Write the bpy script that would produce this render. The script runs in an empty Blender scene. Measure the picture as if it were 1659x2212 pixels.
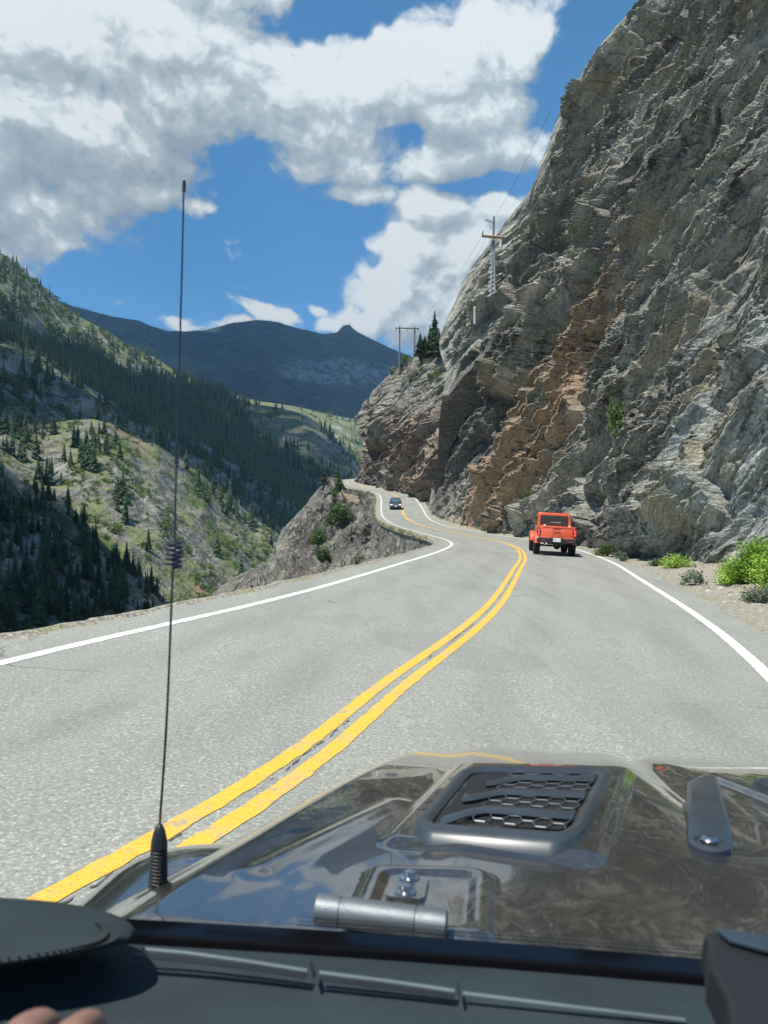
import bpy, bmesh, math, random
import numpy as np
from mathutils import Vector, Matrix
R = math.radians
sc = bpy.context.scene
COL = sc.collection
random.seed(7); rng = np.random.default_rng(7)

# ------------------------------------------------------------------ camera
cam_d = bpy.data.cameras.new('camera'); cam = bpy.data.objects.new('camera', cam_d); COL.objects.link(cam)
cam.location = (0, 0, 1.6); cam.rotation_euler = (R(90), 0, 0)
cam_d.sensor_fit = 'VERTICAL'; cam_d.sensor_height = 36.0; cam_d.lens = 36.0*769/1024
cam_d.clip_start = 0.05; cam_d.clip_end = 60000
cam_d.dof.use_dof = True; cam_d.dof.focus_distance = 40; cam_d.dof.aperture_fstop = 9
sc.camera = cam
# ------------------------------------------------------------------ light
SUN = np.array([-0.33, -0.28, 0.90]); SUN = SUN/np.linalg.norm(SUN)      # direction towards the sun
sd = bpy.data.lights.new('sun', 'SUN'); sd.energy = 5.0; sd.angle = R(0.5); sd.color = (1.0, 0.955, 0.87)
so = bpy.data.objects.new('sun', sd); COL.objects.link(so)
so.rotation_euler = Vector(SUN).to_track_quat('Z', 'Y').to_euler()
sc.view_settings.view_transform = 'Standard'; sc.view_settings.look = 'None'
sc.view_settings.exposure = 0.58; sc.view_settings.gamma = 1.0
sc.view_settings.use_curve_mapping = False
sc.cycles.max_bounces = 6; sc.cycles.diffuse_bounces = 3; sc.cycles.glossy_bounces = 3
sc.cycles.transmission_bounces = 4; sc.cycles.transparent_max_bounces = 8
sc.cycles.volume_bounces = 0
sc.cycles.use_denoising = True
sc.cycles.sample_clamp_indirect = 6.0

SX = 768/1659.0
def uv(dx, dy):
    return (np.asarray(dx, float)*SX-384)/769, (np.asarray(dy, float)*SX-512)/769
def P(dx, dy, D):
    u, v = uv(dx, dy); D = np.asarray(D, float)
    return np.stack([u*D, D+0*u, 1.6-v*D], -1)
def azel(dx, dy):
    u, v = uv(dx, dy)
    return math.atan2(u, 1), math.atan2(-v, math.hypot(1, u))

# ------------------------------------------------------------------ node helpers
class NT:
    def __init__(s, tree): s.t = tree; s.n = tree.nodes; s.l = tree.links
    def node(s, typ, **kw):
        n = s.n.new(typ)
        for k, v in kw.items(): setattr(n, k, v)
        return n
    def put(s, sock, v):
        if isinstance(v, bpy.types.NodeSocket): s.l.new(v, sock)
        elif v is not None: sock.default_value = v
    def math(s, op, a, b=None, c=None, clamp=False):
        n = s.node('ShaderNodeMath', operation=op, use_clamp=clamp)
        s.put(n.inputs[0], a); s.put(n.inputs[1], b)
        if c is not None: s.put(n.inputs[2], c)
        return n.outputs[0]
    def vmath(s, op, a, b=None, out=0):
        n = s.node('ShaderNodeVectorMath', operation=op)
        s.put(n.inputs[0], a); s.put(n.inputs[1], b)
        return n.outputs[out]
    def noise(s, vec, scale, detail=4, rough=.55, dist=0, out=0, lac=2.0, dims='3D'):
        n = s.node('ShaderNodeTexNoise', noise_dimensions=dims)
        s.put(n.inputs['Vector'], vec); s.put(n.inputs['Scale'], scale); s.put(n.inputs['Detail'], detail)
        s.put(n.inputs['Roughness'], rough); s.put(n.inputs['Distortion'], dist); s.put(n.inputs['Lacunarity'], lac)
        return n.outputs[out]
    def ramp(s, fac, stops, interp='LINEAR'):
        n = s.node('ShaderNodeValToRGB'); s.put(n.inputs[0], fac); r = n.color_ramp; r.interpolation = interp
        while len(r.elements) < len(stops): r.elements.new(.5)
        for e, (p, c) in zip(r.elements, stops):
            e.position = p; e.color = (c[0], c[1], c[2], 1) if isinstance(c, (tuple, list)) else (c, c, c, 1)
        return n.outputs[0]
    def mix(s, f, a, b, blend='MIX'):
        n = s.node('ShaderNodeMix', data_type='RGBA', blend_type=blend)
        s.put(n.inputs[0], f)
        s.put(n.inputs[6], a if not isinstance(a, tuple) else (*a[:3], 1)); s.put(n.inputs[7], b if not isinstance(b, tuple) else (*b[:3], 1))
        return n.outputs[2]
    def smooth(s, v, lo, hi, tlo=0., thi=1.):
        n = s.node('ShaderNodeMapRange', interpolation_type='SMOOTHSTEP')
        s.put(n.inputs[0], v); s.put(n.inputs[1], lo); s.put(n.inputs[2], hi); s.put(n.inputs[3], tlo); s.put(n.inputs[4], thi)
        return n.outputs[0]
    def mapv(s, vec, scale=(1, 1, 1), rot=(0, 0, 0), loc=(0, 0, 0)):
        n = s.node('ShaderNodeMapping'); s.put(n.inputs[0], vec)
        n.inputs['Scale'].default_value = scale; n.inputs['Rotation'].default_value = rot; n.inputs['Location'].default_value = loc
        return n.outputs[0]
    def pos(s): return s.node('ShaderNodeNewGeometry').outputs['Position']
    def obj(s): return s.node('ShaderNodeTexCoord').outputs['Object']
    def bump(s, h, dist, strength=1.0, normal=None):
        n = s.node('ShaderNodeBump'); s.put(n.inputs['Height'], h); n.inputs['Distance'].default_value = dist
        n.inputs['Strength'].default_value = strength
        if normal is not None: s.put(n.inputs['Normal'], normal)
        return n.outputs[0]
def material(name):
    m = bpy.data.materials.new(name); m.use_nodes = True
    t = NT(m.node_tree); bsdf = m.node_tree.nodes['Principled BSDF']
    return m, t, bsdf
def simple(name, col, rough=.5, metal=0., coat=0., spec=.5, emis=None, estr=0, bump=None):
    m, t, b = material(name)
    b.inputs['Base Color'].default_value = (*col, 1); b.inputs['Roughness'].default_value = rough
    b.inputs['Metallic'].default_value = metal; b.inputs['Coat Weight'].default_value = coat
    b.inputs['Coat Roughness'].default_value = .05; b.inputs['Specular IOR Level'].default_value = spec
    o = t.obj()
    n = t.noise(o, 9, 3)
    t.put(b.inputs['Base Color'], t.mix(t.smooth(n, .3, .7), tuple(c*.85 for c in col), tuple(min(1, c*1.12) for c in col)))
    if emis: b.inputs['Emission Color'].default_value = (*emis, 1); b.inputs['Emission Strength'].default_value = estr
    if bump: t.put(b.inputs['Normal'], t.bump(t.noise(o, bump[0], 3), bump[1]))
    return m

# ------------------------------------------------------------------ numpy noise
def _h(ix, iy, iz, seed):
    h = (ix.astype(np.int64)*374761393 + iy.astype(np.int64)*668265263 + iz.astype(np.int64)*2147483647*3 + seed*1274126177) & 0xffffffff
    h = ((h ^ (h >> 13))*1274126177) & 0xffffffff
    h = ((h ^ (h >> 16))*2246822519) & 0xffffffff
    return ((h ^ (h >> 15)) & 0xffffff)/float(0xffffff)
def vnoise(p, seed=0):
    i = np.floor(p); f = p-i; f = f*f*f*(f*(f*6-15)+10); i = i.astype(np.int64)
    x, y, z = i[..., 0], i[..., 1], i[..., 2]; fx, fy, fz = f[..., 0], f[..., 1], f[..., 2]
    def L(a, b, t): return a+(b-a)*t
    c = [[[_h(x+a, y+b, z+d, seed) for d in (0, 1)] for b in (0, 1)] for a in (0, 1)]
    return L(L(L(c[0][0][0], c[1][0][0], fx), L(c[0][1][0], c[1][1][0], fx), fy),
             L(L(c[0][0][1], c[1][0][1], fx), L(c[0][1][1], c[1][1][1], fx), fy), fz)*2-1
def fbm(p, octv=5, gain=.5, seed=0, ridged=False):
    s = 0; a = 1.; tot = 0
    for o in range(octv):
        n = vnoise(p*(2.03**o)+17.3*o, seed+o)
        if ridged: n = 1-2*np.abs(n)
        s = s+a*n; tot += a; a *= gain
    return s/tot
def worley(p, seed=0):
    i = np.floor(p).astype(np.int64); best = np.full(p.shape[:-1], 9.); b2 = np.full(p.shape[:-1], 9.); idv = np.zeros(p.shape[:-1])
    tilt = np.zeros(p.shape)
    for a in (-1, 0, 1):
        for b in (-1, 0, 1):
            for c in (-1, 0, 1):
                x, y, z = i[..., 0]+a, i[..., 1]+b, i[..., 2]+c
                q = np.stack([x+_h(x, y, z, seed), y+_h(x, y, z, seed+11), z+_h(x, y, z, seed+23)], -1)
                dv = p-q; d = np.sum(dv*dv, -1); m = d < best
                b2 = np.where(m, best, np.minimum(b2, d)); best = np.where(m, d, best)
                idv = np.where(m, _h(x, y, z, seed+37), idv)
                tilt = np.where(m[..., None], dv, tilt)
    return idv, np.sqrt(best), np.sqrt(b2), tilt
def sstep(x, a, b):
    t = np.clip((x-a)/(b-a), 0, 1); return t*t*(3-2*t)
def poly_dist(x, y, poly):
    """signed distance, positive inside the polygon"""
    x = np.asarray(x, float); y = np.asarray(y, float)
    inside = np.zeros(x.shape, bool); d = np.full(x.shape, 1e9); n = len(poly)
    for k in range(n):
        x0, y0 = poly[k]; x1, y1 = poly[(k+1) % n]
        ex, ey = x1-x0, y1-y0; t = np.clip(((x-x0)*ex+(y-y0)*ey)/(ex*ex+ey*ey+1e-9), 0, 1)
        d = np.minimum(d, np.hypot(x-x0-t*ex, y-y0-t*ey))
        c = ((y0 > y) != (y1 > y))
        with np.errstate(divide='ignore', invalid='ignore'):
            xi = x0+(y-y0)*ex/(ey if abs(ey) > 1e-9 else 1e-9)
        inside ^= c & (x < xi)
    return np.where(inside, d, -d)
class TPS:
    """smooth depth (log) over display coordinates through control points (dx, dy, D)"""
    def __init__(s, pts, lam=1e-3):
        a = np.array(pts, float); s.c = a[:, :2]/1000; y = np.log(a[:, 2]); n = len(a)
        K = s._k(s.c, s.c)+lam*np.eye(n); Q = np.c_[np.ones(n), s.c]
        A = np.block([[K, Q], [Q.T, np.zeros((3, 3))]]); w = np.linalg.solve(A, np.r_[y, np.zeros(3)])
        s.w = w[:n]; s.a = w[n:]
    @staticmethod
    def _k(a, b):
        r2 = ((a[:, None]-b[None])**2).sum(-1); return .5*r2*np.log(r2+1e-12)
    def __call__(s, dx, dy):
        q = np.stack([np.ravel(dx), np.ravel(dy)], -1)/1000.
        out = s._k(q, s.c)@s.w+s.a[0]+q@s.a[1:]
        return np.exp(out).reshape(np.shape(dx))

# ------------------------------------------------------------------ mesh helpers
def tag(o, label=None, cat=None, group=None, kind=None):
    if label: o['label'] = label
    if cat: o['category'] = cat
    if group: o['group'] = group
    if kind: o['kind'] = kind
    return o
def link(name, me, mat=None, parent=None):
    o = bpy.data.objects.new(name, me); COL.objects.link(o)
    if mat is not None and len(me.materials) == 0: me.materials.append(mat)
    if parent is not None: o.parent = parent
    return o
def mesh_np(name, verts, faces, smooth=False):
    verts = np.asarray(verts, np.float32); faces = np.asarray(faces, np.int32)
    me = bpy.data.meshes.new(name); me.vertices.add(len(verts)); me.vertices.foreach_set('co', verts.ravel())
    k = faces.shape[1]; me.loops.add(faces.size); me.loops.foreach_set('vertex_index', faces.ravel())
    me.polygons.add(len(faces)); me.polygons.foreach_set('loop_start', np.arange(0, faces.size, k, dtype=np.int32))
    me.polygons.foreach_set('use_smooth', np.full(len(faces), smooth))
    me.update(calc_edges=True); return me
def grid_faces(ni, nj, flip=False):
    i, j = np.meshgrid(np.arange(ni-1), np.arange(nj-1), indexing='ij'); a = (i*nj+j).ravel()
    f = np.stack([a, a+nj, a+nj+1, a+1], -1)
    return f[:, ::-1] if flip else f
def grid_obj(name, pts, mat, parent=None, smooth=False, flip=False):
    ni, nj = pts.shape[:2]
    return link(name, mesh_np(name, pts.reshape(-1, 3), grid_faces(ni, nj, flip), smooth), mat, parent)
def grid_normals(p):
    a = np.gradient(p, axis=0); b = np.gradient(p, axis=1); n = np.cross(a, b)
    n /= np.linalg.norm(n, axis=-1, keepdims=True)+1e-12
    # towards the camera
    s = np.sign(np.sum(n*(np.array([0, 0, 1.6])-p), -1, keepdims=True)); return n*np.where(s == 0, 1, s)
def catmull(pts, n):
    pts = np.array(pts, float); m = len(pts); t = np.linspace(0, m-1-1e-9, n); i = np.floor(t).astype(int); f = (t-i)[:, None]
    g = lambda k: pts[np.clip(k, 0, m-1)]
    p0 = np.where((i == 0)[:, None], 2*g(i)-g(i+1), g(i-1)); p1 = g(i); p2 = g(i+1)
    p3 = np.where((i+2 > m-1)[:, None], 2*g(i+1)-g(i), g(i+2))
    return .5*((2*p1)+(-p0+p2)*f+(2*p0-5*p1+4*p2-p3)*f**2+(-p0+3*p1-3*p2+p3)*f**3)
class MB:
    """collects shapes into one mesh"""
    def __init__(s): s.v = []; s.f = []
    def add(s, vs, fs, M=None):
        o = len(s.v)
        for p in vs:
            p = Vector(p)
            if M is not None: p = M@p
            s.v.append(tuple(p))
        s.f += [tuple(k+o for k in f) for f in fs]; return s
    def box(s, lo, hi, M=None, bev=0):
        (x0, y0, z0), (x1, y1, z1) = lo, hi
        if bev <= 0:
            vs = [(x0, y0, z0), (x1, y0, z0), (x1, y1, z0), (x0, y1, z0), (x0, y0, z1), (x1, y0, z1), (x1, y1, z1), (x0, y1, z1)]
            return s.add(vs, [(0, 3, 2, 1), (4, 5, 6, 7), (0, 1, 5, 4), (1, 2, 6, 5), (2, 3, 7, 6), (3, 0, 4, 7)], M)
        bm = bmesh.new(); bmesh.ops.create_cube(bm, size=1)
        for v in bm.verts: v.co = Vector(((x0+x1)/2+v.co.x*(x1-x0), (y0+y1)/2+v.co.y*(y1-y0), (z0+z1)/2+v.co.z*(z1-z0)))
        bmesh.ops.bevel(bm, geom=list(bm.edges), offset=bev, segments=2, profile=.6, affect='EDGES')
        s.bm(bm, M); return s
    def bm(s, bm, M=None):
        bm.verts.index_update(); s.add([v.co for v in bm.verts], [tuple(v.index for v in f.verts) for f in bm.faces], M); bm.free(); return s
    def tube(s, pts, r, n=8, caps=True, M=None):
        pts = [Vector(p) for p in pts]; rs = r if isinstance(r, (list, tuple, np.ndarray)) else [r]*len(pts)
        vs = []; fs = []; up = None
        for i, p in enumerate(pts):
            d = (pts[min(i+1, len(pts)-1)]-pts[max(i-1, 0)]).normalized()
            if up is None: up = Vector((0, 0, 1)) if abs(d.z) < .9 else Vector((1, 0, 0))
            a = d.cross(up).normalized(); b = a.cross(d).normalized(); up = b
            for k in range(n):
                t = 2*math.pi*k/n; vs.append(p+(a*math.cos(t)+b*math.sin(t))*rs[i])
        for i in range(len(pts)-1):
            for k in range(n): fs.append((i*n+k, i*n+(k+1) % n, (i+1)*n+(k+1) % n, (i+1)*n+k))
        if caps: fs.append(tuple(range(n-1, -1, -1))); m = (len(pts)-1)*n; fs.append(tuple(m+k for k in range(n)))
        return s.add(vs, fs, M)
    def lathe(s, prof, n=20, M=None):
        """prof: (r, z) pairs, about Z"""
        vs = []; fs = []
        for r, z in prof:
            for k in range(n): t = 2*math.pi*k/n; vs.append((r*math.cos(t), r*math.sin(t), z))
        for i in range(len(prof)-1):
            for k in range(n): fs.append((i*n+k, i*n+(k+1) % n, (i+1)*n+(k+1) % n, (i+1)*n+k))
        fs.append(tuple(range(n-1, -1, -1))); m = (len(prof)-1)*n; fs.append(tuple(m+k for k in range(n)))
        return s.add(vs, fs, M)
    def prism(s, poly, y0, y1, M=None):
        """poly of (x, z), extruded in y"""
        n = len(poly); vs = [(x, y0, z) for x, z in poly]+[(x, y1, z) for x, z in poly]
        fs = [tuple(range(n)), tuple(range(2*n-1, n-1, -1))]+[(k, k+n, (k+1) % n+n, (k+1) % n) for k in range(n)]
        return s.add(vs, fs, M)
    def loft(s, rings, closed=True, caps=True, M=None):
        n = len(rings[0]); vs = [p for r in rings for p in r]; fs = []
        for i in range(len(rings)-1):
            for k in range(n if closed else n-1): fs.append((i*n+k, i*n+(k+1) % n, (i+1)*n+(k+1) % n, (i+1)*n+k))
        if caps: fs.append(tuple(range(n-1, -1, -1))); m = (len(rings)-1)*n; fs.append(tuple(m+k for k in range(n)))
        return s.add(vs, fs, M)
    def build(s, name, mat, parent=None, smooth=False, bevel=0):
        me = bpy.data.meshes.new(name); me.from_pydata(s.v, [], s.f); me.update()
        bm = bmesh.new(); bm.from_mesh(me); bmesh.ops.recalc_face_normals(bm, faces=bm.faces)
        if bevel: bmesh.ops.bevel(bm, geom=[e for e in bm.edges if len(e.link_faces) == 2 and e.calc_face_angle(0) > .6], offset=bevel, segments=2, profile=.6, affect='EDGES')
        bm.to_mesh(me); bm.free()
        if smooth:
            me.polygons.foreach_set('use_smooth', [True]*len(me.polygons))
            try: me.set_sharp_from_angle(angle=R(38))
            except Exception: pass
        return link(name, me, mat, parent)
def empty(name, loc=(0, 0, 0), rot=(0, 0, 0)):
    o = bpy.data.objects.new(name, None); COL.objects.link(o); o.location = loc; o.rotation_euler = rot; o.empty_display_size = .2
    return o
def copy_tree(o, parent=None):
    c = o.copy(); COL.objects.link(c); c.parent = parent
    for ch in o.children: copy_tree(ch, c)
    return c
# ------------------------------------------------------------------ world: sky and clouds, laid out by compass direction
world = bpy.data.worlds.new('World'); sc.world = world; world.use_nodes = True
W = NT(world.node_tree); W.n.clear()
sky = W.node('ShaderNodeTexSky', sky_type='NISHITA'); sky.sun_disc = False
sky.sun_elevation = math.asin(SUN[2]); sky.sun_rotation = math.atan2(SUN[0], SUN[1]); sky.altitude = 2600
sky.air_density = 1.0; sky.dust_density = 0.3; sky.ozone_density = 2.5
# blobs: display x, y, radius x, radius y, weight
BL = [(60, 60, 260, 130, 1.0), (330, 60, 260, 130, 1.0), (120, 250, 330, 130, 1.1), (420, 210, 260, 130, 1.0), (620, 170, 230, 150, 1.0),
      (60, 440, 200, 85, .95), (240, 390, 170, 80, .9), (-150, 300, 260, 260, 1.1), (700, 260, 190, 100, .9), (900, 170, 230, 120, 1.0),
      (1060, 120, 170, 130, 1.0), (1160, 40, 110, 120, .85), (560, -60, 300, 120, 1.), (950, 60, 70, 60, .55),
      (650, 330, 100, 50, .75), (770, 350, 70, 60, .8), (790, 410, 90, 35, .8), (960, 345, 135, 48, .9), (1080, 225, 120, 90, .95), (1110, 300, 120, 60, .95), (980, 255, 120, 60, .9), (900, 235, 120, 60, .8),
      (430, 445, 60, 28, .7), (380, 350, 100, 60, .75),
      (930, 450, 75, 62, 1.15), (900, 540, 85, 80, 1.15), (980, 560, 120, 110, 1.15), (870, 630, 95, 70, 1.1), (960, 660, 140, 90, 1.15),
      (800, 690, 90, 36, .85), (1090, 440, 80, 70, .95), (730, 705, 60, 22, .8), (585, 680, 60, 28, .85), (500, 705, 80, 22, .7), (400, 710, 60, 20, .65),
      (680, 668, 24, 16, .62), (1200, 520, 200, 140, 1.0), (1400, 500, 200, 300, .9), (0, 520, 140, 40, .6)]
HOLES = [(735, 30, 95, 60, .85), (1240, 140, 60, 140, .6), (1060, 385, 90, 22, .5), (885, 288, 30, 9, .15), (530, 325, 60, 30, .5)]
grp = bpy.data.node_groups.new('cloud_density', 'ShaderNodeTree')
grp.interface.new_socket('AE', in_out='INPUT', socket_type='NodeSocketVector')
grp.interface.new_socket('D', in_out='OUTPUT', socket_type='NodeSocketFloat')
G = NT(grp); gi = G.node('NodeGroupInput'); go_ = G.node('NodeGroupOutput'); ae = gi.outputs[0]
warp = G.noise(ae, 7.0, 4, .6, out=1)
w2 = G.vmath('SCALE', G.vmath('SUBTRACT', warp, (.5, .5, .5)), None); w2.node.inputs['Scale'].default_value = .075
aew = G.vmath('ADD', ae, w2)
acc = None
def blobnode(b, acc, op):
    dx, dy, rx, ry, w = b; a0, e0 = azel(dx, dy)
    a1, _ = azel(dx+rx, dy); _, e1 = azel(dx, dy-ry)
    sx = 1/max(1e-4, abs(a1-a0)); sy = 1/max(1e-4, abs(e1-e0))
    n = G.node('ShaderNodeVectorMath', operation='MULTIPLY_ADD'); G.put(n.inputs[0], aew)
    n.inputs[1].default_value = (sx, sy, 0); n.inputs[2].default_value = (-a0*sx, -e0*sy, 0)
    d = G.vmath('DOT_PRODUCT', n.outputs[0], n.outputs[0], out=1)
    v = G.math('MULTIPLY', G.math('POWER', 2.1, G.math('MULTIPLY', d, -1.0)), w)
    if acc is None: return v
    return G.math('ADD', acc, v) if op == 'ADD' else G.math('SUBTRACT', acc, v)
for b in BL: acc = blobnode(b, acc, 'ADD') if acc is None else G.math('SMOOTH_MAX', acc, blobnode(b, None, 'ADD'), .18)
for b in HOLES: acc = blobnode(b, acc, 'SUB')
# general cloud field for the directions outside the picture (behind, right)
sep = G.node('ShaderNodeSeparateXYZ'); G.put(sep.inputs[0], ae)
wide = G.math('MULTIPLY', G.smooth(G.noise(ae, 2.3, 3, .5), .5, .66), G.smooth(G.math('ABSOLUTE', sep.outputs[0]), .62, .95))
wide = G.math('MAXIMUM', wide, G.math('MULTIPLY', G.smooth(G.noise(ae, 2.6, 3, .5), .46, .6), G.smooth(sep.outputs[1], .66, .85)))
wide = G.math('MULTIPLY', wide, .40)
acc = G.math('SMOOTH_MAX', acc, wide, .1)
stretch = G.vmath('MULTIPLY', aew, (1.0, 1.35, 1.0))
n1 = G.noise(stretch, 9.0, 8, .62); n2 = G.noise(stretch, 34.0, 5, .68)
def billow(sc_, off): return G.math('ABSOLUTE', G.math('MULTIPLY', G.math('SUBTRACT', G.noise(G.vmath('ADD', stretch, off), sc_, 1.5, .5), .5), 2.0))
bl = G.math('ADD', G.math('MULTIPLY', billow(13.0, (3, 1, 0)), 1.0), G.math('ADD', G.math('MULTIPLY', billow(27.0, (7, 2, 0)), .55), G.math('MULTIPLY', billow(58.0, (1, 9, 0)), .30)))
acc = G.math('MINIMUM', G.math('MULTIPLY', acc, 1.08), 1.35)
dd = G.math('ADD', acc, G.math('MULTIPLY', G.math('SUBTRACT', n1, .5), 1.15))
dd = G.math('ADD', dd, G.math('MULTIPLY', G.math('SUBTRACT', n2, .5), .28))
dd = G.math('ADD', dd, G.math('MULTIPLY', G.math('SUBTRACT', bl, .30), .50))
G.l.new(dd, go_.inputs[0])
tc = W.node('ShaderNodeTexCoord'); s3 = W.node('ShaderNodeSeparateXYZ'); W.l.new(tc.outputs['Generated'], s3.inputs[0])
az = W.math('ARCTAN2', s3.outputs[0], s3.outputs[1]); el = W.math('ARCSINE', s3.outputs[2])
cb = W.node('ShaderNodeCombineXYZ'); W.l.new(az, cb.inputs[0]); W.l.new(el, cb.inputs[1])
def dens(off):
    g = W.node('ShaderNodeGroup'); g.node_tree = grp
    W.put(g.inputs[0], cb.outputs[0] if off is None else W.vmath('ADD', cb.outputs[0], off)); return g.outputs[0]
d0 = dens(None); dS = dens((-.010, .020, 0)); dF = dens((-.02, .060, 0)); dG = dens((-.03, .12, 0))
cov = W.smooth(d0, W.math('ADD', .28, W.math('MULTIPLY', W.smooth(el, .28, .10), .10)), W.math('SUBTRACT', .66, W.math('MULTIPLY', W.smooth(el, .28, .10), .14)))
emb = W.math('MULTIPLY', W.math('SUBTRACT', d0, dS), 1.0)
emb2 = W.math('MULTIPLY', W.math('SUBTRACT', d0, dF), .55)
thick = W.math('ADD', W.math('MULTIPLY', W.smooth(dF, .55, 1.4), .20), W.math('MULTIPLY', W.smooth(dG, .4, 1.2), .26))
bright = W.math('ADD', W.math('ADD', .765, emb), emb2)
low = W.smooth(el, .24, .40, 1.0, 0.0)
bright = W.math('SUBTRACT', bright, W.math('MULTIPLY', thick, W.math('SUBTRACT', 1.0, W.math('MULTIPLY', low, .72))))
bright = W.math('ADD', bright, W.math('MULTIPLY', low, .10), clamp=True)
ccol = W.ramp(bright, [(0.0, (.38, .44, .48)), (.35, (.48, .55, .58)), (.62, (.60, .68, .70)), (.85, (.84, .92, .93)), (1.0, (1.0, 1.04, 1.03))])
bgS = W.node('ShaderNodeBackground'); bgS.inputs[1].default_value = 0.115
hs = W.node('ShaderNodeHueSaturation'); hs.inputs['Saturation'].default_value = 1.25; hs.inputs['Value'].default_value = 1.0; hs.inputs['Hue'].default_value = .49; W.l.new(sky.outputs[0], hs.inputs['Color'])
W.l.new(hs.outputs[0], bgS.inputs[0])
bgC = W.node('ShaderNodeBackground'); bgC.inputs[1].default_value = .575; W.l.new(ccol, bgC.inputs[0])
mx = W.node('ShaderNodeMixShader'); W.l.new(cov, mx.inputs[0]); W.l.new(bgS.outputs[0], mx.inputs[1]); W.l.new(bgC.outputs[0], mx.inputs[2])
wo = W.node('ShaderNodeOutputWorld'); W.l.new(mx.outputs[0], wo.inputs[0])
world.cycles.sampling_method = 'MANUAL'; world.cycles.sample_map_resolution = 1024
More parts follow.
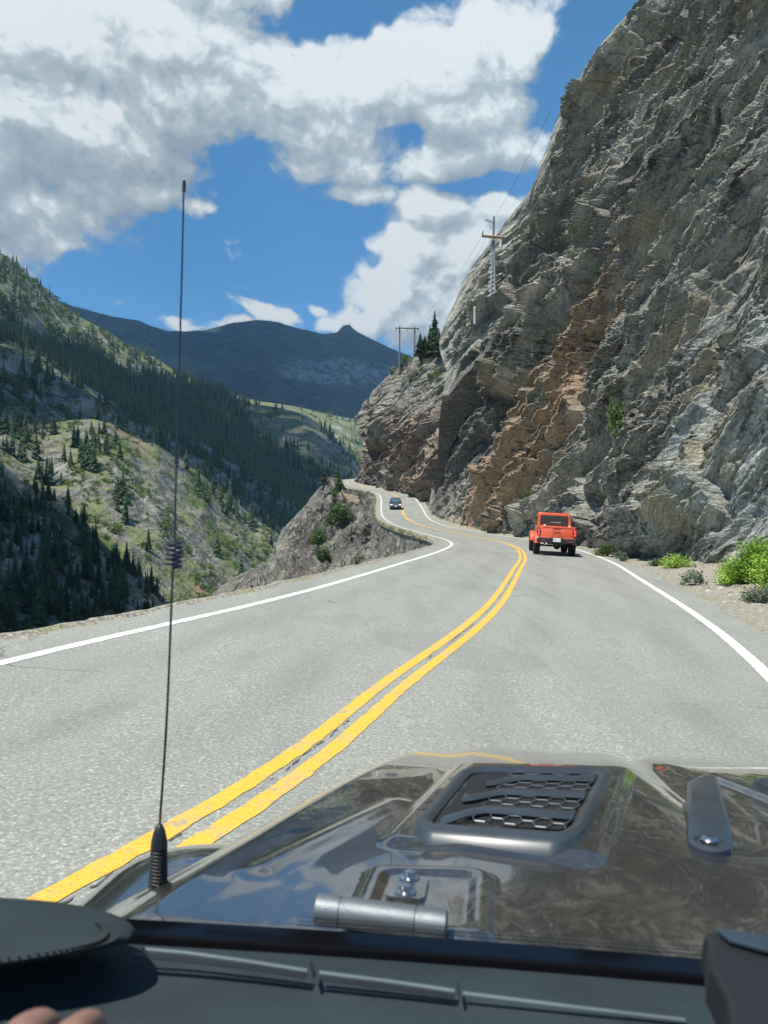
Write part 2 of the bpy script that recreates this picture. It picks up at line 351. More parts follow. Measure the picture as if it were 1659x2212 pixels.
# ------------------------------------------------------------------ materials of the ground
def rock_material(name, kind):
    """layered rock: bands follow the strata, stains and lichens are blotches with a shape of their own"""
    m, t, b = material(name); p = t.pos()
    wrp = t.vmath('SCALE', t.vmath('SUBTRACT', t.noise(p, .09, 3, out=1), (.5, .5, .5)), None); wrp.node.inputs['Scale'].default_value = 3.2 if kind == 'cliff' else 6.0
    pw = t.vmath('ADD', p, wrp)
    if kind == 'cliff':
        sp = t.node('ShaderNodeSeparateXYZ'); t.l.new(pw, sp.inputs[0]); y_ = sp.outputs[1]
        q_ = t.math('ADD', t.math('MULTIPLY', sp.outputs[2], .8), t.math('MULTIPLY', y_, t.math('SUBTRACT', .80, t.math('MULTIPLY', y_, .0022))))
        l_ = t.math('SUBTRACT', t.math('MULTIPLY', sp.outputs[2], .60), t.math('MULTIPLY', y_, .80))
        cv = t.node('ShaderNodeCombineXYZ'); t.put(cv.inputs[0], t.math('MULTIPLY', sp.outputs[0], .3)); t.put(cv.inputs[1], t.math('MULTIPLY', l_, .11)); t.put(cv.inputs[2], t.math('MULTIPLY', q_, .95)); st = cv.outputs[0]
    elif kind == 'red': st = t.mapv(t.mapv(pw, rot=(0, R(25), 0)), scale=(.14, .3, .7))
    else: st = t.mapv(t.mapv(pw, rot=(0, R(50), 0)), scale=(.12, .3, .7))
    band = t.noise(st, 1.0, 6, .62); fine = t.noise(st, 5.0, 5, .65); blot = t.noise(pw, .22, 5, .62); grit = t.noise(p, 6.0, 4, .6)
    if kind == 'cliff': base = t.ramp(band, [(.31, (.075, .07, .058)), (.42, (.21, .20, .165)), (.52, (.42, .40, .33)), (.66, (.70, .67, .58))])
    elif kind == 'red': base = t.ramp(band, [(.28, (.075, .038, .026)), (.45, (.19, .105, .065)), (.56, (.30, .18, .11)), (.72, (.40, .32, .24))])
    else: base = t.ramp(band, [(.32, (.025, .021, .019)), (.45, (.07, .058, .05)), (.56, (.145, .122, .102)), (.70, (.30, .27, .225))])
    base = t.mix(t.smooth(fine, .36, .62), t.mix(.85, base, (.42, .41, .40), 'MULTIPLY'), base)
    bedc = t.node('ShaderNodeCombineXYZ'); t.put(bedc.inputs[0], q_ if kind == 'cliff' else 0.0); bn = t.noise(bedc.outputs[0], .11, 3, .6)
    if kind == 'cliff': base = t.mix(t.math('MULTIPLY', t.smooth(bn, .53, .58), .5), base, t.mix(fine, (.04, .03, .025), (.13, .105, .085)))
    vr_ = t.noise(pw if kind != 'cliff' else st, .06 if kind != 'cliff' else .42, 5, .62); base = t.mix(t.math('MULTIPLY', t.smooth(vr_, .51, .58), .52), base, t.mix(fine, (.045, .04, .036), (.12, .108, .095)))
    # greenish lichen / tan weathering
    base = t.mix(t.math('MULTIPLY', t.smooth(blot, .50, .62), .6), base, (.27, .27, .19) if kind != 'red' else (.33, .30, .22))
    if kind == 'cliff':
        sx = t.node('ShaderNodeSeparateXYZ'); t.l.new(p, sx.inputs[0])
        n3 = t.noise(pw, .13, 4, .6)
        # rust stain: a streak down the lower face, between y 72 and 100
        a = t.math('MULTIPLY', t.smooth(q_, 44, 48), t.smooth(q_, 62, 57)); a = t.math('MULTIPLY', a, t.smooth(sx.outputs[1], 52, 62))
        a = t.math('MULTIPLY', a, t.smooth(sx.outputs[2], 30, 14))
        a = t.math('MULTIPLY', a, t.smooth(t.math('ADD', n3, t.math('MULTIPLY', band, .35)), .52, .70))
        base = t.mix(t.math('MULTIPLY', a, .85), base, t.ramp(fine, [(.3, (.20, .10, .05)), (.6, (.42, .25, .12))]))
        # blue-green slate low on the near part
        c = t.math('MULTIPLY', t.smooth(sx.outputs[1], 56, 40), t.smooth(sx.outputs[2], 16, 7))
        c = t.math('MULTIPLY', c, t.smooth(n3, .42, .6))
        base = t.mix(t.math('MULTIPLY', c, .7), base, t.ramp(fine, [(.34, (.07, .09, .095)), (.48, (.22, .26, .255)), (.60, (.48, .54, .51))]))
        wall_shade = t.math('MULTIPLY', t.math('MULTIPLY', t.smooth(q_, 61, 64), t.smooth(q_, 84, 79)), t.math('MULTIPLY', t.smooth(sx.outputs[1], 119, 115), t.smooth(t.math('ADD', sx.outputs[1], t.math('MULTIPLY', t.math('SUBTRACT', n3, .5), 20.)), 84, 90)))
        base = t.mix(t.math('MULTIPLY', wall_shade, .88), base, t.mix(t.smooth(fine, .35, .65), (.022, .018, .016), (.085, .068, .058)))  # dark brown rock on the overhang wall, deepened to paint in its shade
        # ochre blotches
        base = t.mix(t.math('MULTIPLY', t.smooth(t.noise(pw, .1, 4, .6, dist=.4), .58, .68), .65), base, (.33, .27, .15))
    if kind == 'red':
        sx = t.node('ShaderNodeSeparateXYZ'); t.l.new(p, sx.inputs[0])
        top = t.smooth(t.math('ADD', sx.outputs[2], t.math('MULTIPLY', t.math('SUBTRACT', blot, .5), 30.)), 20, 27)
        base = t.mix(t.math('MULTIPLY', top, .75), base, t.ramp(fine, [(.35, (.11, .10, .08)), (.6, (.29, .28, .225))]))
    # lichen and dry growth gathers on the gentler faces
    gn = t.node('ShaderNodeNewGeometry'); nz = t.node('ShaderNodeSeparateXYZ'); t.l.new(gn.outputs['True Normal'], nz.inputs[0])
    mg = t.math('MULTIPLY', t.smooth(nz.outputs[2], .55, .85), t.smooth(t.noise(p, .5, 5, .65), .50, .62))
    base = t.mix(t.math('MULTIPLY', mg, .6), base, (.13, .16, .05))
    cr = t.noise(st, 11.0, 3, .5)
    base = t.mix(t.smooth(t.math('ABSOLUTE', t.math('SUBTRACT', cr, .5)), .012, 0.0), base, (.03, .028, .025))
    base = t.mix(t.math('MULTIPLY', t.smooth(grit, .35, .7), .35), base, t.mix(.6, base, (1.0, 1.0, .95)))
    t.put(b.inputs['Base Color'], base); b.inputs['Roughness'].default_value = .85; b.inputs['Specular IOR Level'].default_value = .25
    h = t.math('ADD', t.math('MULTIPLY', fine, 1.1), t.math('MULTIPLY', band, 1.8)); h = t.math('ADD', h, t.math('MULTIPLY', grit, .12))
    t.put(b.inputs['Normal'], t.bump(h, .6 if kind != 'red' else .7, 1.0))
    return m
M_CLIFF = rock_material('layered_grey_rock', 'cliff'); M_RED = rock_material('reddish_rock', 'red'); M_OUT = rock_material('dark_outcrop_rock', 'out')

def slope_material(name, rock, grass, scrub, s=1.0, gbias=0.0, knoll=None):
    m, t, b = material(name); p = t.pos()
    gn = t.node('ShaderNodeNewGeometry'); nz = t.node('ShaderNodeSeparateXYZ'); t.l.new(gn.outputs['Normal'], nz.inputs[0])
    wrp = t.vmath('SCALE', t.vmath('SUBTRACT', t.noise(p, .02*s, 4, out=1), (.5, .5, .5)), None); wrp.node.inputs['Scale'].default_value = 30.0/s
    pw = t.vmath('ADD', p, wrp)
    st = t.mapv(t.mapv(pw, rot=(0, R(38), 0)), scale=(.35, .8, 1.5))
    n1 = t.noise(p, .011*s, 6, .62); n2 = t.noise(pw, .05*s, 6, .66); n3 = t.noise(st, .09*s, 6, .7); n4 = t.noise(p, .6*s, 3, .6)
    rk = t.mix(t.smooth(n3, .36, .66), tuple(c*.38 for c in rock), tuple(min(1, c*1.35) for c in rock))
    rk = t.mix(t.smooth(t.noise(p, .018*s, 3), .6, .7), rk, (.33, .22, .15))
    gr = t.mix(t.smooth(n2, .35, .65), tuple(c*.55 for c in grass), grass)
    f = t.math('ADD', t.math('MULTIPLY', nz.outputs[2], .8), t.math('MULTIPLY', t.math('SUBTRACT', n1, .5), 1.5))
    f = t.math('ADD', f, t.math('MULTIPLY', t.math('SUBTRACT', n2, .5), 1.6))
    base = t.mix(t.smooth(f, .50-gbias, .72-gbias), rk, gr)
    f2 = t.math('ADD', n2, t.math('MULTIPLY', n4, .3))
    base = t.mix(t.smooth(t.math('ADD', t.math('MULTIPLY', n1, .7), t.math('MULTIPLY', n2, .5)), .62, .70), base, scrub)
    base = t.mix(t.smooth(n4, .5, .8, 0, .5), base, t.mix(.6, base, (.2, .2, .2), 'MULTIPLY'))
    t.put(b.inputs['Base Color'], base); b.inputs['Roughness'].default_value = .95; b.inputs['Specular IOR Level'].default_value = .1
    t.put(b.inputs['Normal'], t.bump(t.math('ADD', n3, t.math('MULTIPLY', n4, .25)), 3.0/s, .9))
    return m
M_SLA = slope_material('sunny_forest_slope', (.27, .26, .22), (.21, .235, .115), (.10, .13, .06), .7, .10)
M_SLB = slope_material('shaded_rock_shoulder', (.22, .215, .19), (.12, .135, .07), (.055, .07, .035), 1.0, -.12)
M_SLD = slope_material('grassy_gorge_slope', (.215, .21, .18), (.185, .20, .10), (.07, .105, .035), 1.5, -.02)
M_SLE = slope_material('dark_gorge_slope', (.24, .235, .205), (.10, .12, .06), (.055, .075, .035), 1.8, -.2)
def far_material():
    m, t, b = material('far_forested_mountain'); p = t.pos()
    n1 = t.noise(p, .0016, 6, .65); n2 = t.noise(p, .012, 6, .7); n3 = t.noise(t.mapv(p, scale=(1, 1, .12)), .022, 5, .65)
    s = t.node('ShaderNodeSeparateXYZ'); t.l.new(p, s.inputs[0])
    base = t.mix(t.smooth(n2, .35, .65), (.010, .018, .012), (.065, .085, .048))
    base = t.mix(t.smooth(n1, .56, .66), base, (.10, .12, .05))
    # pale cliff band
    nn = t.math('ADD', s.outputs[2], t.math('MULTIPLY', t.math('SUBTRACT', n1, .5), 260.)); 
    cb_ = t.math('MULTIPLY', t.smooth(nn, 560, 600), t.smooth(nn, 800, 765))
    cx = t.math('MULTIPLY', t.smooth(t.math('ADD', s.outputs[0], t.math('MULTIPLY', n2, 200.)), -420, -300), t.smooth(s.outputs[0], 300, 80)); cb_ = t.math('MULTIPLY', cb_, cx)
    base = t.mix(t.math('MULTIPLY', cb_, t.smooth(n3, .40, .52)), base, t.ramp(n3, [(.36, (.05, .048, .045)), (.58, (.34, .30, .27))]))
    t.put(b.inputs['Base Color'], base); b.inputs['Roughness'].default_value = 1; b.inputs['Specular IOR Level'].default_value = 0
    t.put(b.inputs['Normal'], t.bump(t.math('ADD', n2, t.math('MULTIPLY', n3, .8)), 40, 1.0))
    return m
M_FAR = far_material()

# ------------------------------------------------------------------ hills: layers of the canyon's far side
LAY = {}
def hill(name, key, top, bot, ni, nj, amp, scale, mat, back=.5, warp=1.0, ridge=.5, label=None, power=1.0):
    """top, bot: (display x, display y, distance) along the crest and the foot; the slope lies between, with its own relief"""
    top = np.array(top, float); bot = np.array(bot, float)
    x0, x1 = top[0, 0], top[-1, 0]; X = np.linspace(x0, x1, ni)
    def cs(a, col):
        # smooth interpolation
        k = np.interp(X, a[:, 0], a[:, col]); w = 3 if key == 'F' else max(1, ni//90); ker = np.ones(w)/w
        return np.convolve(np.pad(k, (w//2, w-1-w//2), mode='edge'), ker, 'valid')
    yt, Dt, yb, Db = cs(top, 1), cs(top, 2), cs(bot, 1), cs(bot, 2)
    T = np.linspace(0, 1, nj)[None, :]
    Y = yt[:, None]+(yb-yt)[:, None]*T; D = np.exp(np.log(Dt)[:, None]*(1-T**power)+np.log(Db)[:, None]*T**power)
    XX = np.repeat(X[:, None], nj, 1); p = P(XX, Y, D)
    LAY[key] = (XX, Y, p)
    q = p/scale
    dsp = fbm(q, 6, .52, seed=len(LAY)*9)*(1-ridge)+fbm(q*1.3+5, 6, .55, seed=len(LAY)*9+50, ridged=True)*ridge
    edge = .25+.75*sstep(T, 0, .12)
    p = p+np.array([0.0, -.55, .75])*(amp*dsp*edge)[..., None]
    # behind the crest the ground falls away
    nb = 14; k = np.arange(nb, 0, -1)[None, :, None]/nb
    crest = p[:, :1, :]; D1 = Dt[:, None, None]
    sk = crest+np.concatenate([0*D1, D1*back, -D1*back*.55], -1)*(k**1.3)
    sk = sk+np.array([0, 0, 1.])*(fbm(sk/scale, 4, .5, seed=3)*amp*.4*(1-(k[..., 0]-1/nb)**.3).clip(0))[..., None]*0
    full = np.concatenate([sk, p], 1); full[..., 2] = np.maximum(full[..., 2], -195)
    o = grid_obj(name, full, mat, smooth=True); tag(o, label, 'hill' if 'mountain' not in name else 'mountain', kind='structure')
    LAY[key] = (XX, Y, p, o)
    return o
hill('mountain', 'F', [(-900, 560, 4300), (-400, 600, 4300), (0, 640, 4300), (110, 643, 4200), (160, 665, 4100), (220, 680, 4100), (300, 695, 4200), (360, 715, 4400), (400, 718, 4500), (440, 714, 4600), (470, 708, 4600),
     (500, 700, 4600), (540, 696, 4600), (575, 695, 4600), (600, 697, 4600), (650, 712, 4600), (700, 723, 4600), (726, 721, 4600), (735, 715, 4600), (739, 706, 4600), (744, 704, 4600), (748, 707, 4600), (752, 702, 4600), (758, 708, 4600), (766, 716, 4600), (790, 728, 4600), (820, 743, 4600), (850, 757, 4600), (885, 771, 4600), (960, 805, 4600), (1300, 900, 4800), (2000, 960, 5000)],
     [(-900, 1050, 2300), (400, 1010, 2400), (770, 1000, 2400), (2000, 1050, 2400)], 900, 320, 110, 620, M_FAR, .5, label='dark blue forested mountain with a rocky knob, far beyond the canyon')
hill('hill', 'A', [(-500, 330, 620), (-250, 440, 680), (0, 548, 800), (30, 567, 830), (60, 596, 860), (85, 612, 900), (120, 648, 950), (145, 668, 980), (170, 686, 1000), (230, 717, 1080), (270, 745, 1130), (330, 772, 1200), (380, 803, 1260), (420, 820, 1300), (460, 838, 1350), (500, 854, 1400), (560, 868, 1500), (640, 880, 1600), (700, 893, 1700), (770, 908, 1800), (860, 930, 1900), (1100, 1000, 2100)],
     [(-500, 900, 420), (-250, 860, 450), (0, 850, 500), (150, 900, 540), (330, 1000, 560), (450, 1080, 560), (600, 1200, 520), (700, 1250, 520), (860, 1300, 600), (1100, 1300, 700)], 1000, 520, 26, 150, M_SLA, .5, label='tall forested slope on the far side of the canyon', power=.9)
hill('hill', 'K', [(480, 905, 1250), (515, 885, 1230), (540, 876, 1200), (565, 877, 1190), (610, 884, 1180), (660, 898, 1170), (700, 925, 1160), (735, 960, 1140), (760, 990, 1120), (790, 1040, 1100), (860, 1120, 1080)],
     [(480, 1150, 700), (600, 1220, 640), (700, 1260, 620), (790, 1290, 640), (860, 1300, 680)], 320, 300, 16, 90, M_SLD, .12, label='pale green grassy knoll among the far firs', ridge=.35)
hill('hill', 'C', [(-500, 560, 330), (-250, 650, 360), (-60, 730, 390), (0, 752, 400), (40, 768, 410), (75, 790, 420), (110, 812, 430), (150, 832, 440), (200, 855, 455), (270, 890, 480), (330, 936, 500), (380, 956, 520), (420, 975, 540), (460, 1003, 550), (500, 1032, 560), (540, 1075, 560), (580, 1115, 560), (610, 1150, 560), (640, 1190, 560), (760, 1300, 560)],
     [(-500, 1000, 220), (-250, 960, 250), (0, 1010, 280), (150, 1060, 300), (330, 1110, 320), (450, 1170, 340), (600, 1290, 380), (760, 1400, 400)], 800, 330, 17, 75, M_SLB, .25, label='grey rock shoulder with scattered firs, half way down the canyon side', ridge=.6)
hill('hill', 'C2', [(330, 975, 640), (370, 962, 650), (410, 953, 660), (440, 960, 670), (480, 985, 680), (520, 1015, 690), (560, 1040, 690), (590, 1060, 690), (620, 1085, 690), (660, 1120, 680), (720, 1180, 660)],
     [(330, 1100, 500), (500, 1200, 520), (600, 1250, 520), (720, 1300, 520)], 420, 200, 13, 55, M_SLB, .1, label='shaded rock rib with firs, deep in the canyon', ridge=.6)
hill('hill', 'D', [(-500, 800, 240), (-250, 860, 270), (0, 902, 320), (50, 912, 330), (100, 918, 340), (150, 910, 345), (200, 908, 350), (240, 917, 355), (280, 940, 360), (310, 958, 365), (340, 964, 370), (370, 985, 380), (400, 1003, 390), (440, 1030, 400), (470, 1058, 410), (510, 1085, 415), (540, 1112, 420), (575, 1137, 425), (600, 1152, 430), (625, 1175, 430), (700, 1240, 430)],
     [(-500, 1300, 130), (0, 1420, 150), (200, 1420, 170), (400, 1390, 200), (500, 1370, 230), (600, 1370, 260), (700, 1400, 260)], 900, 520, 9, 42, M_SLD, .2, label='sunlit grassy rock slope in the middle of the canyon', ridge=.55)
hill('hill', 'E', [(-500, 880, 150), (-250, 930, 170), (-60, 975, 185), (0, 1000, 190), (40, 1035, 195), (80, 1052, 200), (130, 1075, 205), (170, 1112, 205), (210, 1160, 205), (250, 1200, 205), (290, 1228, 205), (330, 1262, 205), (370, 1310, 205), (420, 1360, 205), (520, 1420, 205)],
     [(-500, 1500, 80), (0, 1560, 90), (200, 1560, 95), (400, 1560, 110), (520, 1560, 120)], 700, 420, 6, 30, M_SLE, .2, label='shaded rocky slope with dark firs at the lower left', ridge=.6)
# valley floor far below
mb = MB(); mb.add([(-6900, -600, -200), (6900, -600, -200), (6900, 9400, -200), (-6900, 9400, -200)], [(0, 1, 2, 3)])
tag(mb.build('ground', M_SLE), 'valley floor far below the road', 'ground', kind='structure')

# ------------------------------------------------------------------ road
def plane(dx, dy):      # point of the near road (banked 5% down to the right)
    u, v = uv(dx, dy); D = 1.6/(v-.05*u); return np.array([u*D, D, 1.6-v*D])
def nearC(x, y, hd, w=3.6):
    a = R(hd); n = np.array([-math.cos(a), math.sin(a)]); l = np.array([x, y])+n*w; r = np.array([x, y])-n*w
    return [*l, -.05*l[0]], [*r, -.05*r[0]]
prs = [nearC(-17.5, -22, 40), nearC(-10.5, -12.5, 34), nearC(-5.0, -4.0, 29), nearC(-1.24, 3.02, 23), nearC(.23, 7.62, 17.0), nearC(1.95, 13.8, 14.5), nearC(4.1, 23.8, 11.7), nearC(5.9, 32.7, 9.5, 3.6)]
LR = [(np.array(a), np.array(b)) for a, b in prs]
LR += [(np.array([3.75, 42.5, -.19]), np.array([10.9, 43.0, -.54])), (np.array([3.95, 51.5, -.20]), np.array([11.5, 55.5, -.58])),
       (P(905, 1150, 64), P(1085, 1157, 67.5)), (P(870, 1140, 77), P(1025, 1148, 80)), (P(842, 1128.5, 92), P(958, 1134.5, 94)), (P(826, 1114, 107), P(925, 1118.5, 108)),
       (P(823.5, 1098, 125), P(911, 1096, 125)), (P(823, 1077, 148), P(895, 1075, 150)), (P(815, 1066, 162), P(878, 1067, 163)), (P(790, 1060, 169), P(843, 1061.5, 175)),
       (P(757, 1054.5, 173), P(800, 1056.5, 182)), (P(728, 1050, 178), P(770, 1051, 188)), (P(711, 1046.5, 185), P(755, 1047, 194)), (P(707, 1043.5, 196), P(750, 1043.5, 203)),
       (P(715, 1040, 206), P(752, 1040, 211)), (P(745, 1036, 222), P(770, 1036, 218)), (P(790, 1032, 236), P(800, 1032, 229))]
NS = 900
Ls = catmull([a for a, b in LR], NS); Rs = catmull([b for a, b in LR], NS)
def lat(f, dz=0., off=0.):
    """line along the road; f 0..1 from the left white line to the right one, off in metres to the right"""
    w = Rs-Ls; ln = np.linalg.norm(w[:, :2], axis=1, keepdims=True); p = Ls+w*f+w/ln*off; p = p.copy(); p[:, 2] += dz; return p
def strip(name, f0, o0, f1, o1, dz, mat, n=2, i0=0, i1=NS, smooth=True):
    a = lat(f0, dz, o0)[i0:i1]; b = lat(f1, dz, o1)[i0:i1]; t = np.linspace(0, 1, n)[None, :, None]
    return grid_obj(name, a[:, None]*(1-t)+b[:, None]*t, mat, smooth=smooth)
m, t, b = material('worn_asphalt'); p = t.pos()
g1 = t.noise(p, 40, 4, .8); g2 = t.noise(p, 26, 3, .6); g3 = t.noise(p, .5, 4, .6); g4 = t.noise(t.mapv(p, rot=(0, 0, R(-14)), scale=(1.3, .06, 1)), 1.2, 4, .6)
base = t.ramp(g1, [(.30, (.11, .112, .098)), (.43, (.20, .203, .178)), (.55, (.295, .298, .252)), (.63, (.50, .50, .43)), (.71, (.85, .85, .75))])
base = t.mix(t.smooth(g2, .35, .7, 0, .5), base, (.255, .26, .228))
base = t.mix(t.smooth(g3, .3, .7, 0, .30), base, (.205, .21, .185)); base = t.mix(t.smooth(g4, .45, .75, 0, .35), base, (.17, .174, .155))
vo = t.node('ShaderNodeTexVoronoi', feature='DISTANCE_TO_EDGE'); t.put(vo.inputs['Vector'], t.vmath('ADD', p, t.vmath('SCALE', t.noise(p, .8, 4, out=1)))); vo.inputs['Scale'].default_value = .22
crk = t.math('MULTIPLY', t.smooth(vo.outputs[0], .0035, .001), t.smooth(t.noise(p, .35, 2), .56, .62)); base = t.mix(t.math('MULTIPLY', crk, .7), base, (.06, .06, .06))
la = t.node('ShaderNodeAttribute', attribute_name='lateral'); lf = la.outputs['Fac']
trk = t.math('COSINE', t.math('MULTIPLY', t.math('SUBTRACT', lf, .125), 25.13)); trk = t.math('MULTIPLY', t.smooth(trk, .2, 1.0), t.smooth(g4, .25, .6))
base = t.mix(t.math('MULTIPLY', trk, .22), base, t.mix(1.0, base, (.62, .62, .60), 'MULTIPLY'))
oil = t.math('MULTIPLY', t.smooth(t.math('ABSOLUTE', t.math('SUBTRACT', t.math('ABSOLUTE', t.math('SUBTRACT', lf, .5)), .25)), .05, 0.), t.smooth(t.noise(t.mapv(p, scale=(1, .3, 1)), 1.1, 4, .7), .5, .7))
base = t.mix(t.math('MULTIPLY', oil, .35), base, (.12, .12, .11))
pt_ = t.noise(p, .16, 2, .5); base = t.mix(t.math('MULTIPLY', t.smooth(pt_, .565, .575), .18), base, (.15, .152, .14))
t.put(b.inputs['Base Color'], base); b.inputs['Roughness'].default_value = .8; b.inputs['Specular IOR Level'].default_value = .35
t.put(b.inputs['Normal'], t.bump(g1, .006, .8)); M_ASPH = m
def paint(name, col, wear):
    m, t, b = material(name); p = t.pos(); n = t.noise(p, 60, 3, .65); n2 = t.noise(p, 3, 4, .6)
    c = t.mix(t.smooth(n, .30, .52), tuple(k*.62 for k in col), col); c = t.mix(t.smooth(n2, .45, .75, 0, wear), c, (.30, .29, .25))
    chp = t.math('MULTIPLY', t.smooth(t.noise(p, 14, 5, .7), .56, .60), t.smooth(n2, .40, .58)); c = t.mix(t.math('MULTIPLY', chp, .75), c, (.26, .26, .225))
    t.put(b.inputs['Base Color'], c); b.inputs['Roughness'].default_value = .7; t.put(b.inputs['Normal'], t.bump(n, .004, .6))
    # chips: paint missing at the ragged rims and in the wheel track
    return m
M_WHITE = paint('white_road_paint', (.72, .73, .67), .4); M_YEL = paint('yellow_road_paint', (.72, .41, .045), .45)
rd_ = strip('road', 0, -.45, 1, .7, 0., M_ASPH, 24)
at_ = rd_.data.attributes.new('lateral', 'FLOAT', 'POINT'); at_.data.foreach_set('value', np.tile(np.linspace(-.06, 1.09, 24), NS).astype(np.float32))
tag(rd_, 'grey two lane asphalt road curving along the cliff', 'road', kind='structure')
# near the camera the paved shoulder on the left is wider
sh_n = int(NS*9.3/24)
wl = np.interp(np.arange(NS), [0, NS*7.5/24, NS*9.5/24, NS*10.3/24, NS*12/24, NS*13.4/24, NS], [.86, .84, .70, .9, .95, .8, .7])
w = Rs-Ls; ln = np.linalg.norm(w[:, :2], axis=1, keepdims=True); wn = w/ln
def leftoff(off, dz):       # off: array, metres to the left of the left line
    q = Ls-wn*np.asarray(off).reshape(-1, 1); q = q.copy(); q[:, 2] += dz; return q
jit = fbm(np.stack([np.arange(NS)*.16, np.zeros(NS), np.zeros(NS)], -1), 4, .6, seed=5)
a = leftoff(np.full(NS, .43), -.004); b_ = leftoff(wl+.12*jit, -.012); tt = np.linspace(0, 1, 5)[None, :, None]
tag(grid_obj('pavement', b_[:, None]*(1-tt)+a[:, None]*tt, M_ASPH, smooth=True), 'paved shoulder along the outer white line', 'pavement', kind='structure')
def line_jit(name, f, o0, o1, mat, i0=0, i1=NS, dz=.004, amp=.012, label=None, seed=1):
    s = np.linspace(0, 1, NS)*330
    def fine(arr): return arr
    n = 5200; ii = np.linspace(i0, i1-1, n); A = lat(f, dz, 0); W_ = wn
    c = np.stack([np.interp(ii, np.arange(NS), A[:, k]) for k in range(3)], -1); ww = np.stack([np.interp(ii, np.arange(NS), W_[:, k]) for k in range(3)], -1)
    dd_ = np.r_[0, np.cumsum(np.linalg.norm(np.diff(c, axis=0), axis=1))]
    j0 = fbm(np.stack([dd_*9, 0*dd_, 0*dd_], -1), 3, .6, seed=seed)*amp; j1 = fbm(np.stack([dd_*9, 0*dd_, 0*dd_], -1), 3, .6, seed=seed+9)*amp
    pts = np.stack([c+ww*(o0+j0)[:, None], c+ww*(o1+j1)[:, None]], 1)
    o = grid_obj(name, pts, mat, smooth=True); tag(o, label, 'road marking', kind='structure'); return o
line_jit('road_marking', 0, -.08, .08, M_WHITE, label='white edge line on the outer canyon side', seed=2)
line_jit('road_marking', 1, -.08, .08, M_WHITE, label='white edge line along the cliff side', seed=3)
line_jit('road_marking', .5, -.165, -.042, M_YEL, label='left stripe of the double yellow centre line', seed=4)
line_jit('road_marking',   .5, .042, .165, M_YEL, label='right stripe of the double yellow centre line', seed=5)
M_CRACK = simple('dark_crack_sealer', (.085, .083, .075), .9)
# broken longitudinal crack between the yellow stripes
segs = []; n = 2600; ii = np.linspace(NS*2.2/24, NS*9/24, n); A = lat(.5, .005)
c = np.stack([np.interp(ii, np.arange(NS), A[:, k]) for k in range(3)], -1); ww = np.stack([np.interp(ii, np.arange(NS), wn[:, k]) for k in range(3)], -1)
dd_ = np.r_[0, np.cumsum(np.linalg.norm(np.diff(c, axis=0), axis=1))]; q1 = np.stack([dd_*5, 0*dd_, 0*dd_], -1)
off = -.018+fbm(q1*.9, 6, .75, seed=8)*.03; wd = np.clip(.003+fbm(q1*3, 4, .7, seed=9)*.014, 0.0, .012)*(fbm(q1*.25, 2, .5, seed=33) > -.1)
pts = np.stack([c+ww*(off-wd)[:, None], c+ww*(off+wd)[:, None]], 1)
mb = MB(); vs = pts.reshape(-1, 3); fs = [f for f in grid_faces(n, 2) if np.linalg.norm(vs[f[0]]-vs[f[3]]) > .002]
tag(link('crack', mesh_np('crack', vs, np.array(fs)), M_CRACK), 'dark broken crack running between the yellow lines', 'crack', kind='structure')

# ------------------------------------------------------------------ verges
m, t, b = material('roadside_gravel'); p = t.pos(); n1 = t.noise(p, 9, 5, .7); n2 = t.noise(p, .7, 4, .6); vo = t.node('ShaderNodeTexVoronoi'); t.put(vo.inputs['Vector'], p); vo.inputs['Scale'].default_value = 14
base = t.ramp(n1, [(.3, (.14, .12, .09)), (.5, (.27, .245, .19)), (.7, (.44, .41, .34))]); base = t.mix(t.smooth(vo.outputs['Distance'], .1, .4, .35, 0.), base, (.50, .48, .42))
base = t.mix(t.smooth(n2, .52, .66, 0, .65), base, (.23, .22, .10)); t.put(b.inputs['Base Color'], base); b.inputs['Roughness'].default_value = .95
t.put(b.inputs['Normal'], t.bump(t.math('ADD', n1, t.math('MULTIPLY', vo.outputs['Distance'], .8)), .05, .9)); M_GRAV = m
# right verge, from under the road edge to under the cliff
wr = np.interp(np.arange(NS)*24/NS, [0, 5, 7, 8.5, 10, 11.5, 13, 14.5, 16, 18, 19, 24], [9, 8.5, 7.0, 5.0, 3.6, 3.2, 3.6, 3.8, 3.5, 3.5, 3.4, 3.])
T = np.linspace(0, 1, 44)[None, :, None]; r0 = lat(1, -.012, .55)[:, None, :]; r1 = (Rs+wn*wr[:, None])[:, None, :]
vr = r0*(1-T)+r1*T; rise = (T[..., 0]**1.6)*(wr[:, None]*.20); bmp = fbm(vr*1.6, 5, .65, seed=61)*.17*sstep(T[..., 0], .03, .3)+fbm(vr*5, 3, .6, seed=62)*.035*sstep(T[..., 0], .0, .12)
vr[..., 2] += rise+bmp; VERGE_R = vr
tag(grid_obj('verge', vr, M_GRAV), 'gravel verge with stones at the foot of the cliff', 'verge', kind='structure')
